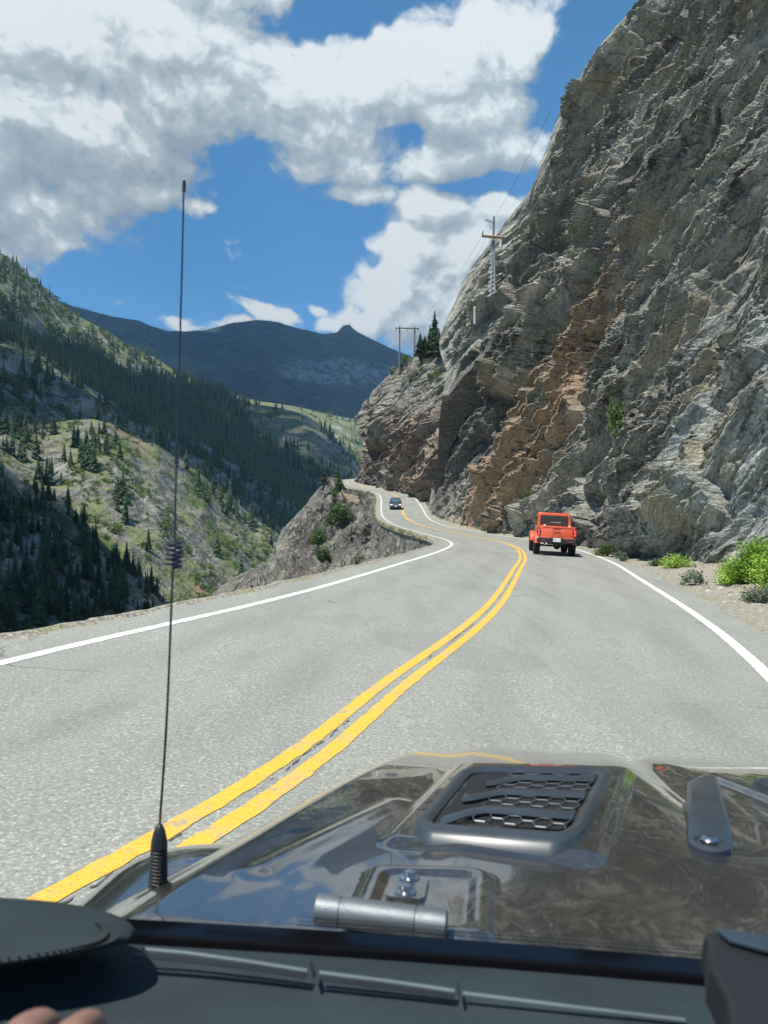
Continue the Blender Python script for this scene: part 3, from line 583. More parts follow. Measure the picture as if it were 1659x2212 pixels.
# left verge: narrow gravel lip, then the drop
prof = [(-.10, -.02), (.02, .0), (.08, .02), (.16, .02), (.22, -.05), (.30, -.3), (.45, -.9), (.65, -1.8), (1.0, -3.4), (1.6, -5.4), (2.6, -8), (4, -12), (6, -18), (9, -26)]
prof = np.array(prof); tt = np.linspace(0, len(prof)-1, 60); pr = np.stack([np.interp(tt, np.arange(len(prof)), prof[:, k]) for k in (0, 1)], -1)
L2 = np.zeros((NS, 60, 3)); sc_ = np.interp(np.arange(NS)*24/NS, [0, 8.3, 9.2, 11.6, 13.2, 18, 24], [1, 1, .35, .35, .6, .5, .5])
for k in range(60):
    o_ = pr[k, 0]*(1 if pr[k, 1] > -.3 else sc_) + wl + (.12*jit)
    L2[:, k] = leftoff(o_, pr[k, 1])
bm_ = fbm(L2*1.1, 5, .6, seed=71)*(.05+.5*np.clip(-pr[None, :, 1]/3, 0, 1.5))+fbm(L2*6, 3, .6, seed=72)*.05*sstep(pr[None, :, 0], -.1, .2)
L2 = L2-wn[:, None, :]*(bm_*.8)[..., None]; L2[..., 2] += bm_*.5*sstep(-pr[None, :, 1], .5, 3)+fbm(L2*3.5, 3, .6, seed=73)*.02
LIP = L2[:, 18:26]
i1 = int(NS*19.6/24)
tag(grid_obj('verge', L2[:i1, :25], M_GRAV), 'narrow pale gravel lip along the outer edge of the pavement', 'verge', kind='structure')
tag(grid_obj('roadside', L2[:i1, 24:], M_OUT), 'crumbling gravel edge and rock drop on the outer side of the road', 'roadside', kind='structure')

# ------------------------------------------------------------------ cliffs
def QF(p): return p[..., 2]*.8+.80*p[..., 1]-.0022*p[..., 1]**2+.1*p[..., 0]
def strata(p, warp, waves, seed, dirv, lng):
    """saw-toothed beds: out gently towards one side, then a sharp step back"""
    q = (p@dirv if dirv is not None else QF(p))+fbm(p/warp[1], 4, .5, seed=seed)*warp[0]; l = p@lng
    out = 0
    for k, (wl_, amp, pin) in enumerate(waves):
        ph = -q/wl_+fbm(np.stack([l/(wl_*5), q/(wl_*3), 0*q], -1), 3, .5, seed=seed+20+k)*1.4
        f = ph-np.floor(ph); saw = np.where(f < .88, f/.88, (1-f)/.12)
        idn = _h(np.floor(ph).astype(np.int64), np.floor(l/(wl_*pin)+vnoise(np.stack([ph*0, l/wl_, np.floor(ph)*3.3], -1))*.4).astype(np.int64), np.zeros(q.shape, np.int64), seed+77+k)
        out = out+amp*saw*(.35+idn*1.1)
    return out
CL_L = [(925, 1110), (928, 1090), (938, 1040), (946, 1000), (948, 920), (957, 850), (966, 800), (952, 765), (948, 735), (958, 705), (985, 650), (1000, 610), (1020, 575), (1062, 520), (1088, 482), (1110, 455), (1140, 418), (1158, 385), (1166, 350), (1185, 305), (1197, 275), (1208, 240), (1240, 195), (1262, 150), (1290, 108), (1335, 55), (1378, 12), (1392, -5), (1440, -60), (1560, -190), (1700, -330)]
def xl(y):
    a = np.array(CL_L, float)[::-1]; return np.interp(y, a[:, 1], a[:, 0])
xbL = [(925, 1115), (950, 1128), (1050, 1158), (1150, 1178), (1300, 1200), (1480, 1240), (1659, 1275), (1900, 1360), (2300, 1500)]
def ybase(x): a = np.array(xbL, float); return np.interp(x, a[:, 0], a[:, 1])
CL_D = TPS([(925, 1110, 122), (950, 1120, 106), (1050, 1145, 82), (1150, 1160, 64), (1300, 1190, 45), (1480, 1230, 31), (1659, 1260, 24), (1900, 1350, 16.5), (2200, 1450, 13),
            (948, 920, 122), (960, 850, 122), (955, 740, 128), (1060, 520, 115), (1165, 360, 101), (1195, 290, 98), (1290, 110, 88), (1390, 0, 82), (1700, -330, 60),
            (1050, 900, 99), (1050, 640, 110), (1130, 610, 100), (1215, 560, 91), (1200, 1100, 60), (1200, 900, 71), (1200, 600, 84), (1250, 300, 90), (1400, 1100, 38), (1400, 900, 43), (1400, 500, 56), (1450, 100, 70),
            (1659, 1100, 26), (1659, 900, 28), (1659, 500, 34), (1659, 200, 41), (1659, 0, 46), (1659, -200, 52), (1900, 900, 22), (1900, 300, 28), (1900, -200, 34), (2200, 300, 24), (2200, 1000, 16), (2200, -300, 30)], 2e-3)
NI, NJ = 1050, 950
aa = np.linspace(0, 1, NI)**1.0; tt = np.linspace(0, 1, NJ)
xb = 925+aa*(2250-925); yb = ybase(xb)+14
Y = yb[:, None]+(-330-yb[:, None])*tt[None, :]; xle = xl(Y); X = xle+aa[:, None]*(2250-xle)
D = CL_D(X, Y); p = P(X, Y, D); n = grid_normals(p)
# big overhanging faces: outline read off the face, distance at its foot and at its lip
rag = fbm(np.stack([X/90, Y/90, 0*X], -1), 3, .45, seed=140)
OVER = [([(1235, 610), (1180, 645), (1100, 655), (1070, 690), (1035, 760), (990, 800), (964, 842), (925, 850), (915, 930), (915, 1010), (915, 1060), (960, 1050), (985, 965), (1010, 905), (1050, 880), (1085, 800), (1110, 730), (1150, 690)], 114, 92, 1045, 625, 8, 5)]
mk = np.zeros_like(D)
for poly, d0_, d1_, y0_, y1_, soft, rg in OVER:
    k_ = sstep(poly_dist(X, Y, poly)+rag*rg*2.2, -1, soft); f_ = np.clip((y0_-Y)/(y0_-y1_), -.05, 1.1); D = D+(d0_+(d1_-d0_)*f_-D)*k_; mk = np.maximum(mk, k_)
p = P(X, Y, D)
dirv = np.array([.1, .40, .9]); dirv /= np.linalg.norm(dirv); lng = np.array([.0, -.80, .60]); lng /= np.linalg.norm(lng)
amp = np.clip(D/70, .35, 1.25)
d1 = strata(p, (2.4, 20.), [(10., 2.8, 3.2), (3.8, 1.7, 2.6), (1.5, .80, 3.)], 101, None, lng)
lj = p@lng+fbm(p/9, 3, .5, seed=171)*1.2; jn = np.zeros_like(lj)
for wv, am, sd_ in ((7.3, .55, 172), (2.6, .26, 173), (1.05, .12, 174)):
    ph = lj/wv+QF(p)*.03+vnoise(np.stack([QF(p)/(wv*.6), lj*0, lj*0], -1), sd_)*.9; f_ = ph-np.floor(ph); jn = jn+am*np.where(f_ < .9, f_/.9, (1-f_)/.1)*(.3+_h(np.floor(ph).astype(np.int64), np.floor(QF(p)/(wv*.8)).astype(np.int64), np.zeros(lj.shape, np.int64), sd_))
d2 = strata(p, (.6, 9.), [(.95, .34, 3.4), (.40, .19, 4.), (.17, .085, 5.)], 151, None, lng)*(.15+1.25*sstep(vnoise(p/4.2, 160)+.5*vnoise(p/1.7, 161), -.35, .45))
big = fbm(p/26, 2, .5, seed=111)*2.4
ca = np.stack([QF(p)/1.3, p@lng/4.6, p[..., 0]/2.6], -1)+fbm(p/5, 3, .5, seed=120)[..., None]*.5
idv, f1, f2, tl = worley(ca, 7)
blk = (idv-.5)*1.5+tl[..., 0]*1.2+tl[..., 1]*.5-sstep(f2-f1, .10, 0)*.35
ca2 = np.stack([QF(p)/.42, p@lng/1.6, p[..., 0]/.9], -1)+fbm(p/2, 3, .5, seed=121)[..., None]*.5
idv2, g1_, g2_, tl2 = worley(ca2, 9); blk2 = (idv2-.5)*.50+tl2[..., 0]*.45
disp = (big+d1+jn-2.6)+blk*.35+blk2*.5*(.2+1.1*sstep(vnoise(p/4.2, 160), -.35, .45))+fbm(p*1.3, 4, .6, seed=130)*.10
tb = sstep(tt[None, :], 0, .05); tl_ = sstep(aa[:, None], 0, .16)*.75+.25*sstep(aa[:, None], 0, .03)
disp = disp*amp*(.15+.85*tb)*(.06+.94*tl_)*(1-.80*mk)*(1-3.2*mk*(1-mk))
disp = disp+d2*np.clip(.55+D/90, 0, 1.3)*(.2+.8*tb)*(.1+.9*tl_)*(1-.6*mk)*(1-3.2*mk*(1-mk))
nh = n.copy(); nh[..., 2] *= .6; nh /= np.linalg.norm(nh, axis=-1, keepdims=True)
p2 = p+nh*disp[..., None]
p2[..., 0] -= sstep(1-tt[None, :], .93, 1.0)*.0
# behind its left edge the cliff turns away out of sight
nb = 16; kk = (np.arange(nb, 0, -1)/nb)[:, None, None]; e = p2[:1]
sk = e+np.array([1.0, .62, 0.])*(kk**1.2*46)+np.array([0, 0, -1.])*(kk**1.5*10)+np.stack([0*kk[:, :, 0]+fbm(e+kk*30, 3, .6, seed=5)*1.2*kk[:, :, 0]]*3, -1)
full = np.concatenate([sk, p2], 0)
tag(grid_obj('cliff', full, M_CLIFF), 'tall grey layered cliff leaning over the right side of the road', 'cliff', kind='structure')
CLIFF = (X, Y, p2)
def on(grid, dx, dy):
    X_, Y_, p_ = grid[:3]; k = np.argmin((X_-dx)**2+(Y_-dy)**2); return p_.reshape(-1, 3)[k]

# reddish cliff beyond the bend
RD_L = [(756, 1060), (766, 1040), (774, 1000), (777, 960), (771, 925), (770, 900), (774, 882), (786, 866), (797, 858), (806, 843), (822, 826), (842, 806), (862, 790), (880, 775), (905, 762), (935, 752), (960, 748)]
def rl(y): a = np.array(RD_L, float)[::-1]; return np.interp(y, a[:, 1], a[:, 0])
RD_D = TPS([(760, 1055, 213), (800, 1060, 186), (850, 1066, 178), (900, 1075, 156), (930, 1090, 137), (980, 1110, 125), (770, 900, 214), (775, 990, 212), (820, 830, 212), (880, 775, 205), (940, 750, 200), (850, 920, 190), (900, 920, 172), (950, 900, 160), (950, 800, 176), (1010, 900, 150), (1010, 760, 180), (860, 1000, 182), (930, 1000, 148)], 2e-3)
ni, nj = 460, 560; aa = np.linspace(0, 1, ni); tt = np.linspace(0, 1, nj)
xb = 756+aa*(1040-756); yb = np.interp(xb, [756, 800, 850, 900, 930, 1040], [1062, 1068, 1075, 1086, 1104, 1130]); ytp = np.interp(xb, [756, 800, 860, 905, 1040], [752, 752, 752, 750, 730])
Y = yb[:, None]+(750-yb)[:, None]*tt[None, :]; xle = rl(Y); X = xle+aa[:, None]*(1040-xle); D = RD_D(X, Y); p = P(X, Y, D); n = grid_normals(p)
dv = np.array([-.42, .2, .88]); dv /= np.linalg.norm(dv); lg = np.array([.88, 0, .42]); lg /= np.linalg.norm(lg)
low_ = sstep(Y, 860, 960)
d1 = strata(p, (5., 14.), [(9., 2.2, 2.4), (3.4, 1.5, 2.2), (1.3, .8, 2.4), (.5, .28, 3)], 201, dv, lg)*(.35+.75*low_)
idv, f1, f2, tl = worley(np.stack([p@dv/1.5, p@lg/4, p[..., 1]/4], -1)+fbm(p/6, 3, .5, seed=220)[..., None]*.5, 17)
disp = fbm(p/16, 4, .5, seed=211)*3.2+d1-1.5+((idv-.5)*.8+tl[..., 0]*.6)*(.35+.65*low_)+fbm(p*.9, 4, .6, seed=212)*.35
REC2 = [([(770, 880), (795, 862), (800, 900), (790, 990), (776, 1010), (766, 960)], 2.5, 8), ([(790, 975), (840, 950), (890, 925), (850, 990), (800, 1020)], 2.2, 8), ([(880, 900), (930, 880), (935, 905), (890, 925)], 2.0, 7)]
rag = fbm(np.stack([X/40, Y/40, 0*X], -1), 4, .6, seed=240)*8
for poly, dep, soft in REC2: disp = disp-dep*sstep(poly_dist(X, Y, poly)+rag, -2, soft)
disp = disp*(.2+.8*sstep(tt[None, :], 0, .06))*(.4+.6*sstep(aa[:, None], 0, .03))*(.4+.6*sstep(1-tt[None, :], 0, .05)); p2 = p+n*disp[..., None]
nb = 12; kk = (np.arange(nb, 0, -1)/nb)[:, None, None]; sk = p2[:1]+np.array([.7, 1.0, 0])*(kk*40)+np.array([0, 0, -1.])*(kk**1.5*9)
full = np.concatenate([sk, p2], 0); kk = (np.arange(1, 14)/13)[None, :, None]
tp = full[:, -1:]+np.array([0.25, 1.0, 0])*(kk*55)+np.array([0, 0, 1.])*(np.sin(kk*2.2)*2.0-kk**2*16)
tag(grid_obj('cliff', np.concatenate([full, tp], 1), M_RED), 'reddish brown rock bluff where the road bends out of sight', 'cliff', kind='structure')
REDC = (X, Y, p2)

# rock spur below the far road, on our side of the gorge
OC = [(700, 1047), (690, 1052), (672, 1072), (658, 1092), (640, 1112), (622, 1130), (607, 1148), (600, 1170), (594, 1192), (580, 1208), (555, 1222), (525, 1238), (498, 1252), (478, 1268), (455, 1290), (430, 1330), (400, 1400)]
OT = [(700, 1046), (728, 1056), (760, 1063), (800, 1068), (816, 1080), (818, 1100), (822, 1118), (842, 1136), (872, 1148), (905, 1158), (940, 1165), (965, 1172), (960, 1186), (940, 1200)]
OC_D = TPS([(700, 1047, 187), (672, 1072, 180), (640, 1112, 172), (607, 1148, 165), (594, 1192, 152), (525, 1238, 130), (455, 1290, 112), (400, 1400, 100), (728, 1060, 176), (760, 1068, 170), (800, 1074, 161), (816, 1090, 148), (820, 1110, 122), (842, 1140, 96), (872, 1152, 80), (905, 1163, 68), (940, 1170, 59), (965, 1180, 50),
            (700, 1120, 160), (735, 1120, 155), (780, 1120, 136), (700, 1190, 126), (760, 1170, 112), (820, 1165, 88), (640, 1240, 112), (720, 1240, 92), (800, 1205, 76), (870, 1185, 62), (700, 1320, 70), (820, 1280, 52), (900, 1240, 46), (550, 1320, 90)], 2e-3)
ni, nj = 560, 620; s_ = np.linspace(0, 1, ni)
# columns run from the crest (left, t=0) to the road side (right, t=1); rows from the top down
A = catmull([(x, y, 0) for x, y in OC], ni); B = catmull([(x, y, 0) for x, y in [(702, 1046), (745, 1060), (790, 1066), (814, 1078), (818, 1100), (822, 1118), (842, 1136), (872, 1148), (905, 1158), (940, 1166), (968, 1176), (990, 1200), (1000, 1260), (980, 1380)]], ni)
tt = np.linspace(0, 1, nj)[None, :]; X = A[:, :1]*(1-tt)+B[:, :1]*tt; Y = A[:, 1:2]*(1-tt)+B[:, 1:2]*tt
D = OC_D(X, Y); p = P(X, Y, D); n = grid_normals(p)
dv = np.array([.80, .15, -.58]); dv /= np.linalg.norm(dv); lg = np.array([.58, 0, .80]); lg /= np.linalg.norm(lg)
d1 = strata(p, (4., 14.), [(8., 2.6, 2.4), (3.2, 1.7, 2.2), (1.25, .8, 2.4), (.5, .3, 3)], 301, -dv, lg)
idv, f1, f2, tl = worley(np.stack([p@dv/1.4, p@lg/3, p[..., 1]/3], -1)+fbm(p/6, 3, .5, seed=320)[..., None]*.5, 27)
disp = fbm(p/14, 2, .5, seed=311)*3.0+d1-2.8+((idv-.5)*.9+tl[..., 0]*.6)+fbm(p*.9, 4, .6, seed=312)*.3
rd = sstep(tt, 1.0, .86)
disp = disp*np.clip(D/130, .25, 1.1)*(.03+.97*rd)*(.12+.88*sstep(tt, 0, .22)); p2 = p+n*disp[..., None]
kk = (np.arange(12, 0, -1)/12)[None, :, None]; sk = p2[:, :1]+np.array([-.1, 1.0, -.9])*(kk*30)
p3 = np.concatenate([sk, p2], 1)
tag(grid_obj('rock_spur', p3, M_OUT), 'dark jagged rock spur dropping from the road into the gorge', 'rock spur', kind='structure')
SPUR = (X, Y, p2)
# ------------------------------------------------------------------ foliage
def leaf_mat(name, dark, light, trans=.25, rough=.75):
    m, t, b = material(name); p = t.pos(); oi = t.node('ShaderNodeObjectInfo')
    n = t.noise(p, .35, 3, .6); n2 = t.noise(p, 2.2, 3, .6)
    f = t.math('ADD', t.math('MULTIPLY', n, .55), t.math('MULTIPLY', n2, .45)); f = t.math('ADD', f, t.math('MULTIPLY', t.math('SUBTRACT', oi.outputs['Random'], .5), .22))
    t.put(b.inputs['Base Color'], t.mix(t.smooth(f, .34, .68), dark, light)); b.inputs['Roughness'].default_value = rough; b.inputs['Specular IOR Level'].default_value = .2
    return m
M_FIR = leaf_mat('fir_needles', (.028, .052, .028), (.088, .122, .060))
M_FIRF = leaf_mat('far_fir_needles', (.028, .046, .026), (.115, .145, .075))
M_SPRUCE = leaf_mat('spruce_needles', (.035, .065, .035), (.10, .15, .08))
M_BARK = simple('grey_brown_bark', (.11, .085, .065), .95)
M_BRIGHT = leaf_mat('fresh_green_leaves', (.11, .22, .02), (.36, .52, .08), rough=.6)
M_BUSH = leaf_mat('green_shrub_leaves', (.05, .09, .025), (.13, .19, .06))
M_SAGE = leaf_mat('dull_sage_leaves', (.09, .12, .075), (.22, .26, .17))
def conifer_np(tiers, br, seed, spread=.17, droop=.10, core=True):
    """unit-height conifer: drooping branch blades in whorls around a thin core"""
    r = np.random.default_rng(seed); V = []; F = []
    def tri(a, b, c): k = len(V); V.extend([a, b, c]); F.append((k, k+1, k+2))
    for k in range(tiers):
        f = k/(tiers-1); z = .10+.86*f; rad = spread*(1-f)**.85*(.78+.44*r.random())+.012
        for j in range(br):
            a = 2*math.pi*(j+r.random()*.8)/br+k*.7; rr = rad*(.6+.6*r.random()); w = rad*.38+.006
            ca, sa = math.cos(a), math.sin(a); tip = (ca*rr, sa*rr, z-droop*rr/spread*.6+.01*r.standard_normal())
            l = (-sa*w+ca*rr*.35, ca*w+sa*rr*.35, z-.01); q = (sa*w+ca*rr*.35, -ca*w+sa*rr*.35, z-.01); c = (0, 0, z+.045*(1-f)+.012)
            tri(c, l, tip); tri(c, tip, q)
    # leader
    tri((.006, 0, .93), (-.006, .004, .93), (0, 0, 1.0)); 
    if core:
        n = 6; k0 = len(V)
        for i, (rr, z) in enumerate([(spread*.42, .10), (spread*.30, .4), (spread*.12, .75), (.003, .96)]):
            for j in range(n): a = 2*math.pi*j/n; V.append((rr*math.cos(a), rr*math.sin(a), z))
        for i in range(3):
            for j in range(n):
                a, b, c, d = k0+i*n+j, k0+i*n+(j+1) % n, k0+(i+1)*n+(j+1) % n, k0+(i+1)*n+j; F.append((a, b, c)); F.append((a, c, d))
    return np.array(V), np.array(F)
def scatter_np(name, proto, pts, hs, mat, parent=None, lean=.03, wid=(.8, 1.25)):
    V, F = proto if isinstance(proto, tuple) else proto[0]; protos = [proto] if isinstance(proto, tuple) else proto
    vs = []; fs = []; o = 0; r = np.random.default_rng(len(pts))
    for k in range(len(pts)):
        V, F = protos[k % len(protos)]; h = hs[k]; a = r.random()*6.28; w = h*r.uniform(*wid); c, s = math.cos(a), math.sin(a)
        q = np.stack([(V[:, 0]*c-V[:, 1]*s)*w+V[:, 2]*h*r.normal()*lean, (V[:, 0]*s+V[:, 1]*c)*w+V[:, 2]*h*r.normal()*lean, V[:, 2]*h], -1)+pts[k]
        vs.append(q); fs.append(F+o); o += len(V)
    return link(name, mesh_np(name, np.concatenate(vs), np.concatenate(fs)), mat, parent)
FAR_P = [conifer_np(6, 5, s, .21, .09) for s in range(4)]; TINY_P = [conifer_np(3, 4, s, .2, .05) for s in range(3)]
def pick(key, n, dens, seed, sink=.3):
    """random places on a hill layer; dens(dx, dy) gives 0..1"""
    r = np.random.default_rng(seed); XX, YY, pp = LAY[key][:3]; ni, nj = XX.shape; out = []; tries = 0
    got = []
    while len(got) < n and tries < 40:
        i = r.integers(0, ni, n*4); j = r.integers(0, nj, n*4); x, y = XX[i, j], YY[i, j]; ok = r.random(n*4) < dens(x, y)
        got += list(zip(i[ok], j[ok])); tries += 1
    got = got[:n]; i = np.array([g[0] for g in got], int); j = np.array([g[1] for g in got], int)
    p = pp[i, j].copy(); p[:, 2] -= sink; return p, XX[i, j], YY[i, j]
def nz(x, y, s, seed=0): return vnoise(np.stack([x/s, y/s, 0*x+seed], -1), seed)*.5+.5
BAND = [(-300, 600), (0, 735), (150, 768), (300, 812), (400, 830), (520, 866), (560, 900), (640, 930), (700, 960), (790, 1015), (790, 1130), (700, 1160), (600, 1140), (540, 1080), (470, 1010), (400, 960), (330, 930), (270, 885), (150, 825), (60, 770), (-300, 690)]
def dA(x, y):
    inb = sstep(poly_dist(x, y, BAND), -4, 6); up = .075*sstep(nz(x, y, 28, 3), .42, .6)+.02*(nz(x, y, 11, 4) > .45)
    kn = poly_dist(x, y, [(520, 880), (620, 885), (720, 950), (770, 1010), (700, 990), (600, 950), (530, 905)])
    return (x > -90)*(x < 800)*np.clip(up*(1-inb)+inb*.95*(.55+.45*(nz(x, y, 22, 6) > .35)), 0, 1)
pA, xa, ya = pick('A', 5600, dA, 1)
hA = rng.uniform(11, 21, len(pA))*np.clip(pA[:, 1]/1000, .75, 1.15)
tag(scatter_np('forest', FAR_P, pA, hA, M_FIRF), 'thousands of firs covering the far canyon side', 'forest', kind='stuff')
def dK(x, y):
    hole = poly_dist(x, y, [(525, 885), (580, 885), (640, 905), (700, 940), (745, 1000), (720, 1010), (660, 965), (600, 960), (560, 930), (530, 905)])
    return np.where(hole > 0, .05, .9)*(nz(x, y, 16, 8) > .35)
pK, _, _ = pick('K', 750, dK, 2); 
tag(scatter_np('forest', FAR_P, pK, rng.uniform(10, 18, len(pK)), M_FIRF), 'firs around the pale grassy knoll', 'forest', kind='stuff')
# crest of the far mountain
XX, YY, pp = LAY['F'][:3]; i = rng.integers(0, XX.shape[0], 2600); j = (rng.random(2600)**3*26).astype(int); pf = pp[i, j]; pf = pf[(XX[i, j] > -60) & (XX[i, j] < 960)]
tag(scatter_np('forest', TINY_P, pf-[0, 0, 2], rng.uniform(10, 19, len(pf)), M_FIR), 'tiny firs along the crest of the far mountain', 'forest', kind='stuff')
pC2, _, _ = pick('C2', 420, lambda x, y: .9*(nz(x, y, 18, 12) > .42), 3)
tag(scatter_np('forest', FAR_P, pC2, rng.uniform(9, 17, len(pC2)), M_FIR), 'firs in the deep shade of the canyon', 'forest', kind='stuff')
pC, xc, yc = pick('C', 900, lambda x, y: np.clip(.85*sstep(nz(x, y, 34, 21), .50, .60)+.06, 0, 1), 4)
tag(scatter_np('forest', FAR_P, pC, rng.uniform(7, 14, len(pC)), M_FIR), 'firs scattered over the grey rock shoulder', 'forest', kind='stuff')

# single firs near enough to tell apart: crown and trunk each
FIRS = []
for s in range(4):
    V, F = conifer_np(20, 9, 40+s, [.20, .23, .18, .21][s], [.10, .13, .08, .12][s]); me = mesh_np('crown', V, F); me.materials.append(M_FIR)
    tb = MB().tube([(0, 0, -.12), (0, 0, .5), (0, 0, .97)], [.018, .011, .002], 6); mt = bpy.data.meshes.new('trunk'); mt.from_pydata(tb.v, [], tb.f); mt.update(); mt.materials.append(M_BARK)
    FIRS.append((me, mt))
def fir(p, h, label, group, k, mat=None, name='fir_tree', cat='fir tree', wide=1.0):
    e = empty(name, tuple(p), (0, 0, random.random()*6.28)); e.scale = (h*wide, h*wide, h)
    tag(e, label, cat, group)
    c, t_ = FIRS[k % 4]
    o = link('crown', c, None, e)
    if mat is not None: o.material_slots[0].link = 'OBJECT'; o.material_slots[0].material = mat
    link('trunk', t_, None, e); return e
DARK = [(-10, 1120), (110, 1080), (200, 1160), (300, 1190), (330, 1260), (330, 1400), (-200, 1500), (-200, 1150)]
pE, xe, ye = pick('E', 185, lambda x, y: np.where((x > -60) & (x < 350) & (y < 1400), .12+.8*sstep(poly_dist(x, y, DARK), -10, 20)*(nz(x, y, 26, 31) > .36), 0), 5)
hE = np.random.default_rng(3).uniform(2.8, 8.0, len(pE))
for k, p in enumerate(pE):
    w_ = ('tall' if hE[k] > 6 else 'small'), ('low down near the road edge' if ye[k] > 1230 else 'high on the shaded spur'), ('at the far left' if xe[k] < 120 else 'left of the antenna')
    fir(p, hE[k], f'{w_[0]} dark fir in the shade, {w_[1]}, {w_[2]}', f'{w_[0]} shaded firs {w_[1]} {w_[2]}', k, wide=1.05)
CL = [[(150, 935), (260, 930), (262, 1030), (160, 1040)], [(200, 905), (290, 905), (300, 960), (210, 960)], [(370, 1000), (450, 1040), (560, 1130), (540, 1150), (400, 1060)], [(0, 915), (130, 925), (120, 960), (0, 960)], [(250, 1080), (290, 1060), (320, 1130), (270, 1150)], [(20, 985), (140, 1000), (150, 1060), (60, 1060)]]
def dD(x, y):
    d = np.max([sstep(poly_dist(x, y, c), -8, 4) for c in CL], 0); return np.where((x > -50) & (x < 640), .02+.9*d, 0)
pD, xd, yd = pick('D', 105, dD, 6)
CN = ['in the thick stand on the pale grassy saddle', 'along the grassy crest above the stand', 'on the right flank of the sunlit slope', 'at the left edge of the picture on the pale ledge', 'beside the green gully', 'just above the shaded corner at the left']
def near_cl(x, y): return int(np.argmax([poly_dist(np.array(x), np.array(y), c) for c in CL]))
for k, p in enumerate(pD):
    c_ = near_cl(xd[k], yd[k]); fir(p, random.uniform(5.5, 11), 'fir '+CN[c_]+' across the gorge', 'firs '+CN[c_], k, M_SPRUCE if k % 3 else M_FIR)
# scrub on the slopes
def clump_np(n, seed, flat=.6, leaf=.16):
    r = np.random.default_rng(seed); c = r.normal(size=(n, 3)); c /= np.linalg.norm(c, axis=1, keepdims=True)+1e-9
    rad = r.random(n)**.45; lob = 1+.28*np.sin(c[:, 0]*5+seed)*np.cos(c[:, 1]*4+seed*2)+.18*np.sin(c[:, 2]*7+seed*3)
    c = c*(rad*lob)[:, None]*[.5, .5, .5*flat*2]; c[:, 2] = c[:, 2]+.42*flat*2*.5+.05; c = c[c[:, 2] > 0.0]; n = len(c)
    a = r.normal(size=(n, 3)); a /= np.linalg.norm(a, axis=1, keepdims=True); b = np.cross(a, r.normal(size=(n, 3))); b /= np.linalg.norm(b, axis=1, keepdims=True)
    s = leaf*r.uniform(.6, 1.3, (n, 1)); V = np.stack([c-a*s*.5, c+b*s*.28, c+a*s*.5, c-b*s*.28], 1).reshape(-1, 3)
    F = np.arange(4*n).reshape(n, 4); return V, F
SC_P = [clump_np(60, s, .4, .26) for s in range(3)]
pS, _, _ = pick('D', 2400, lambda x, y: np.clip(sstep(nz(x, y, 40, 41), .52, .62)*.9+.03, 0, 1), 8, .1)
tag(scatter_np('scrub', SC_P, pS, rng.uniform(1.2, 3.2, len(pS)), M_BUSH, lean=0), 'low green scrub on the slope across the gorge', 'scrub', kind='stuff')
pS, _, _ = pick('A', 2500, lambda x, y: (nz(x, y, 30, 43) > .45)*.8*(poly_dist(x, y, BAND) < 0), 9, .1)
tag(scatter_np('scrub', SC_P, pS, rng.uniform(4, 9, len(pS)), M_BUSH, lean=0), 'brush between the firs on the far sunny slope', 'scrub', kind='stuff')
pS, _, _ = pick('C', 900, lambda x, y: (nz(x, y, 26, 47) > .5)*.8, 10, .1)
tag(scatter_np('scrub', SC_P, pS, rng.uniform(1.5, 4, len(pS)), M_BUSH, lean=0), 'brush on the grey rock shoulder', 'scrub', kind='stuff')

pS, _, _ = pick('E', 900, lambda x, y: (nz(x, y, 24, 49) > .5)*.8, 11, .1)
tag(scatter_np('scrub', SC_P, pS, rng.uniform(.8, 2.2, len(pS)), M_BUSH, lean=0), 'brush on the shaded lower left slope', 'scrub', kind='stuff')
pS, _, _ = pick('E', 500, lambda x, y: (nz(x, y, 26, 31) > .36)*.9, 12, .1)
tag(scatter_np('forest', FAR_P, pS, rng.uniform(2, 4.5, len(pS)), M_FIR), 'young firs on the shaded lower left slope', 'forest', kind='stuff')
# ------------------------------------------------------------------ clouds added overhead, out of the frame, shaped to cast the canyon's shade
M_ADDED_CLOUD = simple('added_white_cloud', (.8, .8, .8), 1.0, spec=0)
def cloud(key, poly, n, rad, L, label, seed):
    def dn(x, y): return (poly_dist(x, y, poly)+nz(x, y, 30, seed)*14-7 > 0)*1.0
    pts, _, _ = pick(key, n, dn, seed, 0); bm = bmesh.new(); bmesh.ops.create_icosphere(bm, subdivisions=2, radius=1)
    V = np.array([v.co[:] for v in bm.verts]); F = np.array([[v.index for v in f.verts] for f in bm.faces]); bm.free()
    V = V*(1+.18*fbm(V*1.6+seed, 3)[:, None]); vs = []; fs = []
    for k, p in enumerate(pts):
        r_ = rad*random.uniform(.6, 1.25); vs.append(V*[r_, r_, r_*.5]+p+SUN*L); fs.append(F+k*len(V))
    tag(link('cloud', mesh_np('cloud', np.concatenate(vs), np.concatenate(fs), True), M_ADDED_CLOUD), label, 'cloud', kind='structure')  # added unseen cloud, there only to cast shade
cloud('F', [(-800, 480), (60, 560), (300, 640), (560, 640), (1100, 700), (1100, 1000), (-800, 1000)], 900, 240, 6500, 'broad unseen cloud shaped to shade the far mountain', 71)
cloud('A', BAND, 1500, 13, 2300, 'long unseen cloud shaped to shade the fir belt', 72)
cloud('C', [(-300, 600), (0, 740), (150, 820), (330, 925), (460, 1000), (560, 1100), (600, 1180), (480, 1080), (380, 1010), (300, 960), (150, 900), (-300, 880)], 500, 13, 2200, 'small unseen cloud shaped to shade the rock shoulder', 73)
cloud('C2', [(330, 950), (450, 940), (640, 1060), (720, 1200), (500, 1200), (350, 1050)], 300, 18, 2250, 'small unseen cloud shaped to shade the deep canyon', 75)
